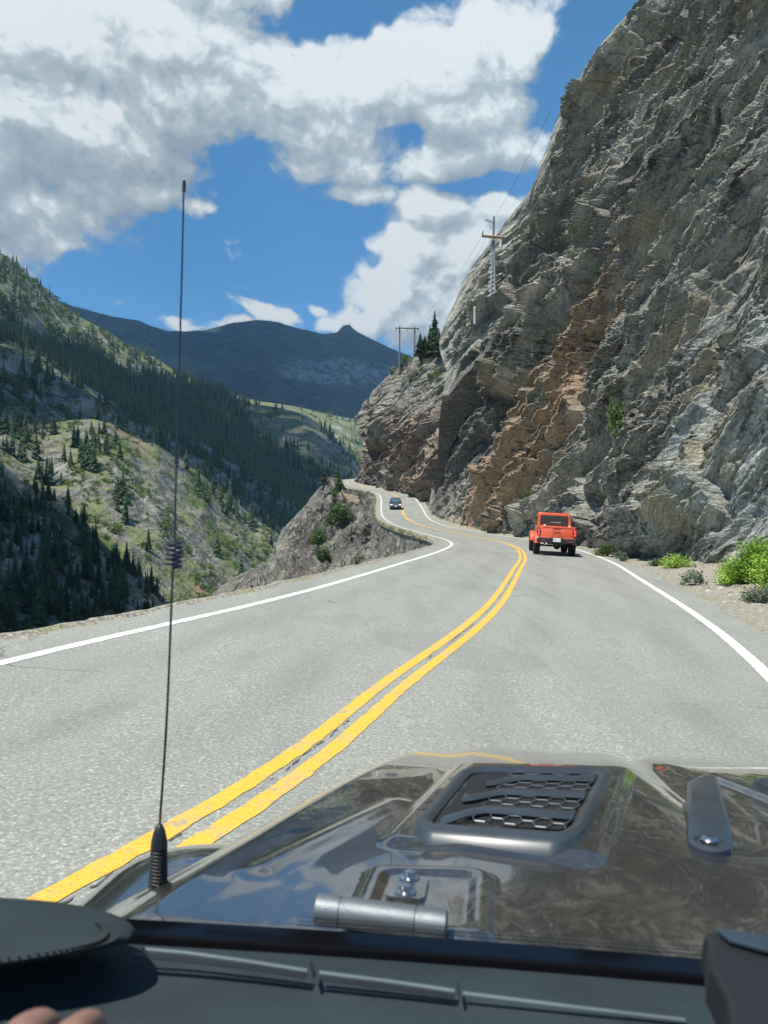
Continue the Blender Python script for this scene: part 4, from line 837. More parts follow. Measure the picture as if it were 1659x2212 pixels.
cloud('E', [(-400, 900), (0, 990), (100, 1040), (210, 1140), (330, 1250), (420, 1350), (420, 1560), (-400, 1560)], 420, 7, 2100, 'small unseen cloud shaped to shade the lower left gorge', 74)
# ------------------------------------------------------------------ haze
m = bpy.data.materials.new('pale_haze'); m.use_nodes = True; t = NT(m.node_tree); t.n.remove(m.node_tree.nodes['Principled BSDF'])
pv = t.node('ShaderNodeVolumePrincipled'); pv.inputs['Color'].default_value = (.38, .68, 1.0, 1); pv.inputs['Density'].default_value = .00008; pv.inputs['Anisotropy'].default_value = .2
t.l.new(pv.outputs[0], m.node_tree.nodes['Material Output'].inputs['Volume'])
hz = MB().box((-7000, -700, -205), (7000, 9500, 1330)).build('haze', m); tag(hz, 'thin blue mountain haze filling the canyon', 'haze', kind='stuff')
# ------------------------------------------------------------------ text as mesh
def text_mesh(name, s, size, mat, parent, M, depth=.004):
    c = bpy.data.curves.new(name, 'FONT'); c.body = s; c.size = size; c.extrude = depth; c.align_x = 'CENTER'; c.align_y = 'CENTER'; c.resolution_u = 2
    o = bpy.data.objects.new(name, c); COL.objects.link(o); dg = bpy.context.evaluated_depsgraph_get(); me = bpy.data.meshes.new_from_object(o.evaluated_get(dg))
    bpy.data.objects.remove(o); me.transform(M); r = link(name, me, None, parent); r.data.materials.clear(); r.data.materials.append(mat); return r
# ------------------------------------------------------------------ orange pickup
M_ORANGE = simple('orange_car_paint', (.70, .105, .038), .3, coat=.8); M_BLACKP = simple('black_trim_plastic', (.018, .018, .020), .55)
M_TYRE = simple('tyre_rubber', (.012, .012, .013), .85); M_RIM = simple('dark_alloy', (.10, .10, .11), .35, metal=.8)
M_GLASSD = simple('dark_car_glass', (.012, .016, .018), .06, spec=.7, coat=.5); M_RED = simple('red_lamp_lens', (.55, .01, .01), .25, emis=(1, .12, .08), estr=.9)
M_LAMPW = simple('clear_lamp_lens', (.8, .8, .78), .2, emis=(1, .9, .75), estr=.8); M_PLATE = simple('white_licence_plate', (.72, .76, .72), .5); M_PLTXT = simple('green_plate_lettering', (.03, .12, .07), .5)
M_CHROME = simple('bright_metal', (.6, .6, .6), .2, metal=1.0); M_STICK = simple('white_sticker', (.6, .62, .62), .6); M_BADGE = simple('grey_badge', (.16, .07, .05), .4, metal=.3)
def wheel(parent, x, y, r, w, name='wheel'):
    M = Matrix.Translation((x, y, r))@Matrix.Rotation(R(90), 4, 'Y'); h = w/2
    pr = [(r*.60, -h*.8), (r*.72, -h), (r*.93, -h*.98), (r*.99, -h*.75), (r, -h*.3), (r, h*.3), (r*.99, h*.75), (r*.93, h*.98), (r*.72, h), (r*.60, h*.8)]
    mb = MB(); mb.lathe(pr, 36, M)
    for k in range(36):     # tread blocks
        a = 2*math.pi*k/36; B = M@Matrix.Rotation(a, 4, 'Z')
        mb.box((r*.985, -.035 if k % 2 else -.02, -h*.85), (r*1.018, .02 if k % 2 else .035, -.01), B); mb.box((r*.985, -.02, .01), (r*1.018, .035, h*.85), B)
    t_ = mb.build('tyre', M_TYRE); wh = empty(name, (0, 0, 0)); wh.parent = parent; t_.parent = wh
    s = 1 if x > 0 else -1; mb = MB(); mb.lathe([(r*.60, -h*.7), (r*.60, h*.7)], 24, M)
    mb.lathe([(r*.56, s*h*.55), (r*.58, s*h*.75), (r*.60, s*h*.8)], 24, M); mb.lathe([(.01, s*h*.6), (r*.16, s*h*.72), (r*.18, s*h*.5)], 16, M)
    for k in range(7):
        B = M@Matrix.Rotation(2*math.pi*k/7, 4, 'Z'); mb.box((r*.12, -.035, min(s*h*.35, s*h*.62)), (r*.58, .035, max(s*h*.35, s*h*.62)), B)
    rim = mb.build('rim', M_RIM, wh); return wh
def rrect(w, h, r, z, y, n=4, cx=0):
    """rounded rectangle ring in the xz plane at depth y"""
    o = []
    for qx, qz, a0 in ((1, 1, 0), (-1, 1, 90), (-1, -1, 180), (1, -1, 270)):
        for k in range(n+1): a = R(a0+90*k/n); o.append((cx+qx*(w/2-r)+r*math.cos(a), y, z+qz*(h/2-r)+r*math.sin(a)))
    return o
def pickup(loc, head, roll):
    e = empty('pickup_truck', loc); e.rotation_mode = 'XYZ'; e.rotation_euler = (R(0), R(roll), R(-head))
    tag(e, 'bright orange pickup truck driving ahead with red tail lamps lit', 'pickup truck')
    S = .80     # half body width
    # origin on the ground under the middle of the tailgate; y forward
    mb = MB()   # bed: two sides, floor, front wall, with wheel cut-outs
    for s in (-1, 1):
        pts = [(0.02, .80), (.02, 1.30), (1.62, 1.30), (1.62, .62), (1.42, .62)]+[(.98+.50*math.cos(R(a)), .52+.50*math.sin(R(a))) for a in range(12, 170, 14)]+[(.46, .62), (.25, .78)]
        vs = [(s*S, y, z) for y, z in pts]+[(s*(S-.09), y, z) for y, z in pts]; n = len(pts)
        mb.add(vs, [tuple(range(n)), tuple(range(2*n-1, n-1, -1))]+[(k, k+n, (k+1) % n+n, (k+1) % n) for k in range(n)])
        mb.box((s*S-.05 if s > 0 else -S-.01, .02, 1.295), (s*S+.01 if s > 0 else -S+.05, 1.62, 1.335), bev=.012)
    mb.box((-S+.08, .1, .80), (S-.08, 1.6, .86)); mb.box((-S+.08, 1.55, .86), (S-.08, 1.62, 1.30))
    mb.build('bed', M_ORANGE, e, smooth=True)
    mb = MB(); mb.loft([rrect(1.40, .54, .05, 1.06, .06), rrect(1.44, .56, .06, 1.06, .0), rrect(1.38, .50, .05, 1.06, -.025)], caps=True)
    tg = mb.build('tailgate', M_ORANGE, e, smooth=True)
    mb = MB(); mb.box((-.66, -.040, 1.265), (.66, -.02, 1.325), bev=.01); mb.build('spoiler_lip', M_ORANGE, tg, smooth=True)
    mb = MB(); mb.box((-.17, -.038, 1.21), (.17, -.022, 1.255), bev=.006); mb.build('handle', simple('dark_red_handle_recess', (.25, .03, .015), .5), tg)
    text_mesh('emblem', 'Jeep', .20, M_BADGE, tg, Matrix.Translation((0, -.028, 1.075))@Matrix.Rotation(R(90), 4, 'X'))
    mb = MB(); mb.box((-.72, -.03, .82), (.72, -.015, .86), bev=.005); mb.build('trim_ledge', M_ORANGE, tg)
    for s in (-1, 1):
        mb = MB(); mb.loft([rrect(.17, .33, .035, 1.06, .05, cx=s*.80), rrect(.165, .325, .035, 1.06, -.035, cx=s*.80), rrect(.12, .28, .03, 1.06, -.05, cx=s*.80)])
        tl = mb.build('tail_lamp', simple('dark_red_lamp_housing', (.16, .012, .012), .3), e, smooth=True)
        mb = MB(); mb.loft([rrect(.085, .10, .02, 1.135, -.045, cx=s*.80), rrect(.075, .09, .02, 1.135, -.058, cx=s*.80)]); mb.loft([rrect(.085, .10, .02, .985, -.045, cx=s*.80), rrect(.075, .09, .02, .985, -.058, cx=s*.80)])
        mb.build('lens', M_RED, tl)
    # cab
    mb = MB(); rings = []
    for y, w0, w1, z0, z1 in ((1.66, 1.50, 1.50, .55, 1.30), (1.66, 1.50, 1.46, .55, 1.32)): pass
    def sec(y, wb, wt, zb, zw, zt, r=.09):
        o = [(-wb/2, y, zb), (wb/2, y, zb), (wb/2, y, zw)]
        for k in range(5): a = R(90*k/4); o.append((wt/2-r+r*math.cos(a), y, zt-r+r*math.sin(a)))
        for k in range(5): a = R(90+90*k/4); o.append((-wt/2+r+r*math.cos(a), y, zt-r+r*math.sin(a)))
        o.append((-wb/2, y, zw)); return o
    mb.loft([sec(1.66, 1.56, 1.44, .60, 1.33, 1.90), sec(1.70, 1.58, 1.48, .58, 1.33, 1.94), sec(2.4, 1.58, 1.48, .58, 1.33, 1.96), sec(3.05, 1.58, 1.46, .58, 1.33, 1.93), sec(3.42, 1.56, 1.40, .58, 1.31, 1.40)])
    cab = mb.build('cab', M_ORANGE, e, smooth=True)
    mb = MB(); mb.loft([rrect(1.30, .46, .06, 1.59, 1.658), rrect(1.28, .44, .06, 1.59, 1.640)]); rw = mb.build('rear_window', M_GLASSD, e)
    text_mesh('sticker', 'COLORADO', .085, M_STICK, rw, Matrix.Translation((.06, 1.637, 1.50))@Matrix.Rotation(R(90), 4, 'X'), .001)
    for s in (-1, 1):
        mb = MB()
        for y0, y1, a in ((1.80, 2.35, 0), (2.45, 3.05, .18)):
            vs = [(s*.792, y0, 1.38), (s*.794, y1+a, 1.38), (s*.752, y1, 1.80), (s*.752, y0, 1.82)]; mb.add(vs+[(v[0]+s*.012, v[1], v[2]) for v in vs], [(0, 1, 2, 3), (7, 6, 5, 4), (0, 4, 5, 1), (1, 5, 6, 2), (2, 6, 7, 3), (3, 7, 4, 0)])
        mb.build('side_window', M_GLASSD, e)
        mb = MB(); mb.box((s*1.03-.10, 3.12, 1.33), (s*1.03+.10, 3.22, 1.57), bev=.03); mb.tube([(s*.80, 3.2, 1.36), (s*.96, 3.18, 1.42)], .03, 8); mb.build('mirror', M_BLACKP, e, smooth=True)
    mb = MB(); vs = [(-.68, 3.09, 1.90), (.68, 3.09, 1.90), (.70, 3.45, 1.42), (-.70, 3.45, 1.42)]; mb.add(vs+[(v[0], v[1]+.02, v[2]+.01) for v in vs], [(0, 1, 2, 3), (7, 6, 5, 4), (0, 4, 5, 1), (1, 5, 6, 2), (2, 6, 7, 3), (3, 7, 4, 0)]); mb.build('windscreen', M_GLASSD, e)
    mb = MB(); mb.loft([sec(3.44, 1.54, 1.40, .60, 1.10, 1.32, .12), sec(4.2, 1.38, 1.24, .60, 1.06, 1.28, .12), sec(4.85, 1.22, 1.10, .60, 1.0, 1.18, .12)]); mb.build('bonnet', M_ORANGE, e, smooth=True)
    mb = MB(); mb.loft([rrect(1.16, .46, .08, .92, 4.86), rrect(1.12, .42, .08, .92, 4.93)]); mb.build('grille', M_BLACKP, e)
    # black bar across the rear of the roof
    mb = MB(); mb.box((-.60, 1.72, 1.945), (.60, 1.80, 1.975), bev=.01); mb.build('roof_trim', M_BLACKP, e)
    for s in (-1, 1):
        for yc in (.98, 4.40):
            mb = MB(); n = 12; rings = []
            for k in range(n+1):
                a = R(8+164*k/n); c, q = math.cos(a), math.sin(a); y = yc+c*.56; z = .46+q*.52
                rings.append([(s*(S-.04), y-c*.06, z-q*.06), (s*(S-.04), y+c*.03, z+q*.04), (s*.935, y+c*.02, z+q*.02), (s*.945, y-c*.02, z-q*.03), (s*.93, y-c*.06, z-q*.07)])
            mb.loft(rings); mb.build('fender_flare', M_ORANGE if yc > 2 or s < 0 else M_ORANGE, e, smooth=True)
            wheel(e, s*.80, yc, .425, .285)
        mb = MB(); mb.box((s*.78-.02, 1.75, .50), (s*.78+.02, 3.5, .58), bev=.01); mb.build('rock_rail', M_BLACKP, e)
    mb = MB(); mb.loft([rrect(1.74, .17, .05, .70, .06), rrect(1.76, .20, .06, .69, -.10), rrect(1.66, .17, .05, .69, -.17)])
    mb.loft([rrect(.80, .16, .03, .60, -.02), rrect(.74, .14, .03, .60, -.12)]); bp = mb.build('rear_bumper', M_BLACKP, e, smooth=True)
    for s in (-1, 1):
        mb = MB(); mb.box((s*.58-.27, -.10, .79), (s*.58+.27, .05, .803), bev=.004); mb.build('step_pad', M_CHROME, bp)
        mb = MB(); mb.box((s*.60-.13, -.178, .655), (s*.60+.13, -.165, .70), bev=.004); mb.build('painted_reflection', simple('dull_red_reflection', (.28, .03, .03), .3), bp)  # dull red bars painted in for reflections on the bumper
    mb = MB(); mb.box((-.17, -.20, .645), (.17, -.185, .81), bev=.006); pl = mb.build('licence_plate', M_PLATE, e)
    text_mesh('lettering', 'BGX-W16', .075, M_PLTXT, pl, Matrix.Translation((0, -.203, .725))@Matrix.Rotation(R(90), 4, 'X'), .001)
    mb = MB(); mb.box((-.035, -.22, .49), (.035, 0, .555), bev=.008); mb.box((-.14, -.14, .50), (.14, -.10, .545)); mb.build('tow_hitch', M_BLACKP, e)
    mb = MB(); mb.tube([(-.66, .98, .425), (.66, .98, .425)], .05, 10); mb.lathe([(.02, -.12), (.13, -.07), (.16, 0), (.13, .07), (.02, .12)], 14, Matrix.Translation((.12, .98, .42))@Matrix.Rotation(R(90), 4, 'X')); mb.build('rear_axle', M_BLACKP, e)
    mb = MB(); mb.tube([(-.48, -.02, .50), (-.48, .5, .52), (-.42, 1.4, .52)], .035, 10); mb.build('exhaust', M_CHROME, e)
    mb = MB()
    for s in (-1, 1): mb.box((s*.45-.04, .05, .58), (s*.45+.04, 4.7, .72))
    mb.box((-.45, 1.8, .52), (.45, 4.4, .60)); mb.build('chassis', M_BLACKP, e)
    for x in (-.55, .55):
        mb = MB(); mb.box((x-.05, .03, 1.335), (x+.05, .09, 1.40), bev=.01); mb.build('rail_clamp', M_LAMPW if 0 else M_STICK, e)
    return e
tp = plane(1199, 1201); pickup((tp[0], tp[1]-.1, tp[2]+.0), 7.5, 3.2)
# ------------------------------------------------------------------ dark oncoming car
def suv():
    k = int(NS*13.62/23.5); k = int(np.argmin(np.abs(lat(.35)[:, 1]-123))); p = lat(.345)[k]; e = empty('suv', tuple(p)); up = lat(.345)[k+8]-lat(.345)[k-8]; pit = math.atan2(up[2], abs(up[1]))
    e.rotation_euler = (-pit, 0, R(180)+math.atan2(-up[0], up[1])*.6)
    tag(e, 'small dark blue car coming down the far bend with pale headlamps', 'car')
    PB = simple('dark_blue_car_paint', (.018, .026, .040), .25, coat=1.0)
    def sec(y, w, zb, zt, r=.1, tw=None):
        tw = tw or w; o = [(-w/2+.05, y, zb), (w/2-.05, y, zb), (w/2, y, zb+.1), (w/2, y, zb+(zt-zb)*.6)]
        for k in range(4): a = R(90*k/3); o.append((tw/2-r+r*math.cos(a), y, zt-r+r*math.sin(a)))
        for k in range(4): a = R(90+90*k/3); o.append((-tw/2+r+r*math.cos(a), y, zt-r+r*math.sin(a)))
        o += [(-w/2, y, zb+(zt-zb)*.6), (-w/2, y, zb+.1)]; return o
    mb = MB(); mb.loft([sec(-2.3, 1.6, .35, 1.0), sec(-2.2, 1.84, .28, 1.08), sec(-.6, 1.88, .25, 1.10), sec(.9, 1.88, .25, 1.06), sec(2.0, 1.84, .26, .96), sec(2.35, 1.66, .34, .84), sec(2.42, 1.5, .4, .74, .08)]); mb.build('body', PB, e, smooth=True)
    mb = MB(); mb.loft([sec(-2.15, 1.62, 1.0, 1.45, .1, 1.3), sec(-1.7, 1.70, 1.0, 1.72, .12, 1.34), sec(-.6, 1.72, 1.0, 1.76, .12, 1.36), sec(.25, 1.72, 1.0, 1.70, .12, 1.32), sec(1.15, 1.70, 1.0, 1.08, .03, 1.5)]); mb.build('roof', PB, e, smooth=True)
    mb = MB(); vs = [(-.64, .30, 1.66), (.64, .30, 1.66), (.76, 1.10, 1.10), (-.76, 1.10, 1.10)]; mb.add([(v[0], v[1]+.03, v[2]+.02) for v in vs]+vs, [(0, 1, 2, 3), (7, 6, 5, 4), (0, 4, 5, 1), (1, 5, 6, 2), (2, 6, 7, 3), (3, 7, 4, 0)]); mb.build('windscreen', simple('pale_windscreen_glass', (.06, .10, .12), .08, spec=.8), e)
    for s in (-1, 1):
        mb = MB(); mb.box((s*.86-.004, -1.6, 1.12), (s*.84+.004, .5, 1.52)); mb.build('side_window', M_GLASSD, e)
        mb = MB(); mb.loft([rrect(.36, .17, .05, .78, 2.28, cx=s*.66), rrect(.32, .14, .05, .78, 2.40, cx=s*.64)]); mb.build('headlamp', M_LAMPW, e)
        mb = MB(); mb.box((s*1.0-.11, .75, 1.05), (s*1.0+.11, .88, 1.22), bev=.03); mb.tube([(s*.82, .82, 1.08), (s*.95, .82, 1.12)], .025, 6); mb.build('mirror', PB, e)
        for y in (-1.45, 1.45): wheel(e, s*.82, y, .36, .24)
    mb = MB(); mb.loft([rrect(.86, .20, .05, .72, 2.38), rrect(.80, .17, .05, .72, 2.45)]); mb.build('grille', M_CHROME, e)
    mb = MB(); mb.box((-.16, 2.44, .48), (.16, 2.47, .60)); mb.build('licence_plate', M_PLATE, e)
    mb = MB(); mb.loft([rrect(1.70, .22, .06, .44, 2.2), rrect(1.5, .16, .05, .44, 2.46)]); mb.build('bumper', M_BLACKP, e, smooth=True)
suv()
# ------------------------------------------------------------------ power poles
M_WOOD = simple('weathered_pole_wood', (.16, .14, .12), .9); M_WOODL = simple('sun_bleached_timber', (.40, .30, .20), .85); M_STEEL = simple('galvanised_steel', (.30, .32, .33), .5, metal=.4); M_WIRE = simple('dark_wire', (.10, .11, .12), .6)
e = empty('utility_pole', tuple(P(880, 790, 205))); tag(e, 'two legged wooden power pole with one crossarm beside the firs on the bluff', 'power pole')
def rel(e, q): return tuple(Vector(q)-e.location)
D0 = 205
for xx, yt_, yb_ in ((863.5, 704, 792), (896, 706, 772)):
    MB().tube([rel(e, P(xx-1.0, yb_+14, D0)), rel(e, P(xx, yt_, D0))], [.26, .19], 8).build('pole', M_WOOD, e)
a_, b_ = P(854, 708.5, D0-.35), P(905, 709.5, D0-.35); mb = MB(); mb.tube([rel(e, a_), rel(e, b_)], .19, 4); mb.build('crossarm', M_WOOD, e)
for xx in (856, 880, 903): q = P(xx, 709, D0-.3); MB().tube([rel(e, q), rel(e, q+[0, 0, -1.0])], [.09, .13], 6).build('insulator', M_STEEL, e)
DC = 103.0
base = P(1064, 634, DC); e = empty('utility_pole', tuple(base)); tag(e, 'tall laddered pole with a pale crossarm standing against the cliff edge', 'power pole')
L0, L1 = P(1060.5, 640, DC), P(1064.5, 512, DC); R0, R1 = P(1069, 632, DC), P(1067, 512, DC)
MB().tube([rel(e, L0), rel(e, L1)], [.19, .13], 8).build('leg', M_STEEL, e); MB().tube([rel(e, R0), rel(e, R1)], [.19, .13], 8).build('leg', M_STEEL, e)
MB().tube([rel(e, P(1065.5, 530, DC)), rel(e, P(1067, 468, DC))], [.15, .12], 8).build('pole', M_WIRE, e)
for k in range(14):
    f = k/13; a_ = L0*(1-f)+L1*f; b_ = R0*(1-f)+R1*f; MB().tube([rel(e, a_+[-.42, -.1, 0]), rel(e, b_+[0, -.1, 0])], .05, 5).build('rung', M_STEEL, e)
a_, b_ = P(1041, 509.5, DC-.4), P(1090, 513, DC-.4); mb = MB(); mb.tube([rel(e, a_), rel(e, b_)], .20, 4); mb.build('crossarm', simple('brown_crossarm', (.26, .19, .13), .9), e)
a_, b_ = P(1047.5, 474.5, DC-.2), P(1066, 480.5, DC); MB().tube([rel(e, a_), rel(e, b_)], .09, 5).build('bracket_arm', M_STEEL, e)
MB().tube([rel(e, P(1052, 512, DC-.5)), rel(e, P(1066, 519, DC-.5)), rel(e, P(1078, 514, DC-.5))], .05, 5).build('brace', M_WOODL, e)
q = P(1083, 513, DC-.4); MB().tube([rel(e, q), rel(e, q+[-.15, 0, -1.3])], [.08, .16], 6).build('insulator', M_STICK, e)
q = P(1042, 508, DC-.4); MB().tube([rel(e, q+[0, 0, .1]), rel(e, q+[.1, 0, .55])], [.12, .08], 6).build('insulator', M_WIRE, e)
def wire(a, b, sag, label, r=.014):
    a, b = np.array(a), np.array(b); t = np.linspace(0, 1, 24)[:, None]; q = a*(1-t)+b*t; q[:, 2] -= (sag*4*t*(1-t))[:, 0]
    e = MB(); e.tube([tuple(v) for v in q], r, 4); tag(e.build('power_line', M_WIRE), label, 'power line')
wire(P(1042, 508, DC-.4), P(856, 709, D0-.35), 3.5, 'thin power line from the laddered pole arm down to the two legged pole')
wire(P(1067, 470, DC), P(1190, 235, 70), .6, 'thin power line rising from the top of the laddered pole over the cliff')
wire(P(1066, 480, DC), P(903, 709, D0-.3), 3.5, 'thin power line from the mast down to the inner end of the two legged pole')
q = P(1025.5, 700, 108); mb = MB(); mb.tube([tuple(q), tuple(q+[0, 0, 2.3]), tuple(q+[0, 0, 2.45])], [.17, .17, .08], 8); tag(mb.build('marker_post', simple('pale_post_paint', (.45, .46, .36), .8)), 'short pale post standing on the cliff ledge', 'post')
# ------------------------------------------------------------------ timber crib wall under the far road
e = empty('timber_crib', tuple(P(733, 1082, 170))); tag(e, 'slatted timber crib wall holding up the far road', 'retaining wall')
A0, B0 = P(732, 1064.5, 171), P(778, 1074, 161)
for k in range(8):
    dz = -.29*k; f1 = 1.0 if k < 4 else 1-.10*(k-3); a_ = A0+[0, 0, dz-.05]; b_ = A0*(1-f1)+B0*f1+[0, 0, dz-.05]
    MB().tube([rel(e, a_), rel(e, b_)], .105, 4).build('rail', M_WOODL, e)
for f in (.02, .35, .68, .97):
    q = A0*(1-f)+B0*f+[.1, .16, 0]; MB().tube([rel(e, q+[0, 0, .05]), rel(e, q+[0, 0, -2.2])], .12, 6).build('post', M_WOOD, e)
# ------------------------------------------------------------------ nearer trees and shrubs
fir(P(705, 1043, 186)-[0, 0, .4], 5.6, 'pale spruce at the outer tip of the far bend', None, 1, M_SPRUCE, 'spruce_tree', 'spruce tree', 1.55)
def leafy(name, loc, r, h, label, cat, mat, seed, n=2600, leaf=.1, group=None):
    """shrub: woody stems under a loose cloud of leaf faces"""
    e = empty(name, tuple(loc)); tag(e, label, cat, group); rr = np.random.default_rng(seed); vs = []; fs = []; o = 0; m = rr.integers(9, 13)
    for k in range(m):
        a = rr.random()*6.28; q = rr.random()**.6*r*.62; c = np.array([math.cos(a)*q, math.sin(a)*q, h*(.16+.55*rr.random())*(1-.45*q/r)]); V, F = clump_np(n//m, seed*13+k, .62, leaf/(r*.9))
        s = r*rr.uniform(.65, 1.1); vs.append(V*[s, s, s*h/r*.62]+c-[0, 0, s*.25]); fs.append(F+o); o += len(V)
    link('foliage', mesh_np('foliage', np.concatenate(vs), np.concatenate(fs)), mat, e)
    mb = MB()
    for k in range(7): a = rr.random()*6.28; mb.tube([(0, 0, -.1), (math.cos(a)*r*.25, math.sin(a)*r*.25, h*.35), (math.cos(a)*r*.5, math.sin(a)*r*.5, h*.75)], [r*.035, r*.022, r*.006], 5)
    mb.build('stem', M_BARK, e); return e
def broad(loc, h, label, seed):
    e = empty('broadleaf_tree', tuple(loc)); tag(e, label, 'tree'); rr = np.random.default_rng(seed); vs = []; fs = []; o = 0
    for k in range(16):
        z = h*(.18+.78*k/15); a = rr.random()*6.28; q = h*.07*rr.random(); V, F = clump_np(150, seed+k, .62, .22); s = h*.30*(1-.62*(k/15))*rr.uniform(.8, 1.15)
        vs.append(V*[s, s, s*.9]+[math.cos(a)*q, math.sin(a)*q, z-s*.35]); fs.append(F+o); o += len(V)
    link('crown', mesh_np('crown', np.concatenate(vs), np.concatenate(fs)), M_BUSH, e)
    MB().tube([(0, 0, -.3), (.1, 0, h*.4), (.05, 0, h*.9)], [.16, .1, .03], 7).build('trunk', M_BARK, e)
broad(P(729, 1098, 172), 9.2, 'dark slender tree in front of the far road, beside the crib wall', 3)
leafy('shrub', P(728, 1137, 148), 3.1, 5.0, 'large round green shrub on the spur below the crib wall', 'shrub', M_BUSH, 5, 5200, .34)
leafy('shrub', P(686, 1182, 133), 2.1, 3.7, 'green shrub half way down the spur', 'shrub', M_BUSH, 6, 3000, .30)
leafy('shrub', P(699, 1216, 112), 1.5, 2.4, 'small dark shrub low on the spur', 'shrub', M_BUSH, 7, 2000, .25)
leafy('shrub', P(778, 1210, 76), 1.0, .8, 'low grassy bush on the spur near the road', 'shrub', M_SAGE, 8, 1200, .14)
leafy('shrub', P(776, 1078, 158), 1.5, 1.9, 'sparse bush at the end of the crib wall', 'shrub', M_SAGE, 9, 700, .20)
for x, y, d, h, w, k in ((908, 772, 197, 6.6, 1.6, 0), (918, 774, 194, 6.0, 1.7, 1), (929, 770, 190, 8.0, 1.4, 2), (939, 768, 187, 11.2, 1.05, 3), (948, 772, 183, 7.0, 1.5, 0)):
    fir(P(x, y, d), h, 'fir in the small cluster on top of the reddish bluff' if k != 3 else 'tallest fir of the cluster on top of the reddish bluff, slender tip', 'firs on top of the bluff', k, M_FIR, wide=w)
def on2(g, x, y): return on(g, x, y)
tufts = [(846, 800), (862, 788), (875, 778), (888, 775), (905, 785), (915, 800), (930, 790), (940, 805), (925, 815), (948, 790), (955, 812), (938, 828), (900, 805), (945, 775), (910, 772), (958, 830), (890, 822), (952, 850), (930, 840)]
for k, (x, y) in enumerate(tufts):
    q = on(REDC, x, y); leafy('shrub', q-[0, 0, .3], random.uniform(1.3, 2.3), random.uniform(1.4, 2.4), 'green shrub among the brush on top of the reddish bluff', 'shrub', M_BUSH if k % 3 else M_SAGE, 60+k, 900, .3, 'shrubs on top of the bluff')
cl = [(1136, 506, .8), (1148, 520, .6), (1305, 364, .7), (1340, 515, .55), (1421, 546, .45), (1318, 597, .55), (1322, 575, .4), (1255, 545, .5), (1300, 300, .7), (1095, 690, .7), (1082, 735, .6), (1200, 690, .45), (1160, 1075, .5), (1040, 645, .8), (1030, 665, .7), (1270, 430, .6), (1560, 1093, .16), (1440, 760, .3), (1050, 1120, .6), (1000, 1105, .7), (960, 1085, .8)]
for k, (x, y, r_) in enumerate(cl):
    q = on(CLIFF, x, y); leafy('shrub', q+[-r_*.3, -r_*.2, -r_*.2], r_, r_*1.5, 'green tuft growing from a crack in the grey cliff', 'shrub', M_BUSH, 90+k, 380, r_*.16, 'tufts growing on the cliff')
q = on(CLIFF, 1375, 955); leafy('sapling', q+[-.5, -.3, -.1], .75, 2.6, 'single green sapling half way up the near cliff', 'sapling', M_BUSH, 130, 900, .13)
# verge plants
def verge(dx, dy, lift=0.):
    """ground point of the right verge seen at this display point"""
    V = VERGE_R.reshape(-1, 3); u = V[:, 0]/V[:, 1]; v = (1.6-V[:, 2])/V[:, 1]; u0, v0 = uv(dx, dy); k = np.argmin((u-u0)**2+(v-v0)**2+(V[:, 1] < 3)*9); return V[k]+[0, 0, lift]
leafy('shrub', verge(1590, 1262), .58, .72, 'smaller round bright green bush at the left end of the roadside thicket', 'shrub', M_BRIGHT, 140, 6500, .055)
leafy('shrub', verge(1655, 1262)+[0, .6, 0], .95, 1.25, 'tall bright yellow green bush at the right edge of the picture', 'shrub', M_BRIGHT, 141, 12000, .062)
leafy('shrub', verge(1720, 1275)+[0, .4, 0], 1.0, 1.5, 'bright green bush mostly outside the right edge', 'shrub', M_BRIGHT, 142, 8000, .062)
leafy('shrub', verge(1640, 1300), .42, .40, 'low grey green sagebrush in front of the bright bushes', 'shrub', M_SAGE, 143, 1500, .06)
leafy('shrub', verge(1458, 1226), .80, .62, 'spreading green bush at the foot of the near cliff', 'shrub', M_BRIGHT, 144, 4200, .07)
leafy('shrub', verge(1418, 1222), .50, .38, 'small green bush just left of the spreading one', 'shrub', M_BUSH, 145, 2200, .07)
leafy('shrub', verge(1312, 1206), .75, .75, 'green bush on the verge right of the orange truck', 'shrub', M_BUSH, 146, 2600, .09)
leafy('shrub', verge(1340, 1212), .45, .5, 'low dry bush on the verge right of the orange truck', 'shrub', M_SAGE, 147, 900, .09)
leafy('shrub', verge(1500, 1262), .40, .45, 'dull low bush on the stony verge below the near cliff', 'shrub', M_SAGE, 148, 900, .08)
for k, (x, y) in enumerate([(938, 1112), (946, 1118), (930, 1100), (955, 1122), (925, 1092)]):
    leafy('shrub', verge(x, y), .7, .7, 'pale green tuft along the far verge under the dark overhang', 'shrub', M_SAGE, 150+k, 500, .14, 'tufts along the far verge')
# ------------------------------------------------------------------ stones
m, t, b = material('loose_stone'); oi = t.node('ShaderNodeObjectInfo'); n = t.noise(t.pos(), 7, 5, .65)
c = t.ramp(oi.outputs['Random'], [(0, (.30, .28, .24)), (.4, (.42, .40, .35)), (.7, (.40, .28, .22)), (.85, (.26, .31, .29)), (1, (.50, .48, .43))], 'CONSTANT')
t.put(b.inputs['Base Color'], t.mix(t.smooth(n, .3, .7), t.mix(.5, c, (.4, .4, .4), 'MULTIPLY'), c)); b.inputs['Roughness'].default_value = .9; t.put(b.inputs['Normal'], t.bump(n, .02, .8)); M_STONE = m
def stone_np(seed, sub=3):
    bm = bmesh.new(); bmesh.ops.create_icosphere(bm, subdivisions=sub, radius=1); V = np.array([v.co[:] for v in bm.verts]); F = np.array([[v.index for v in f.verts] for f in bm.faces]); bm.free()
    r = np.random.default_rng(seed)
    for _ in range(9):      # planar breaks
        d = r.normal(size=3); d /= np.linalg.norm(d); h = r.uniform(.45, .8); s = V@d; V = V-np.outer(np.clip(s-h, 0, None), d)
    return V*r.uniform(.7, 1.2, 3)*[1, 1, .62]*(1+.06*fbm(V*2+seed, 3)[:, None]), F
ST = []
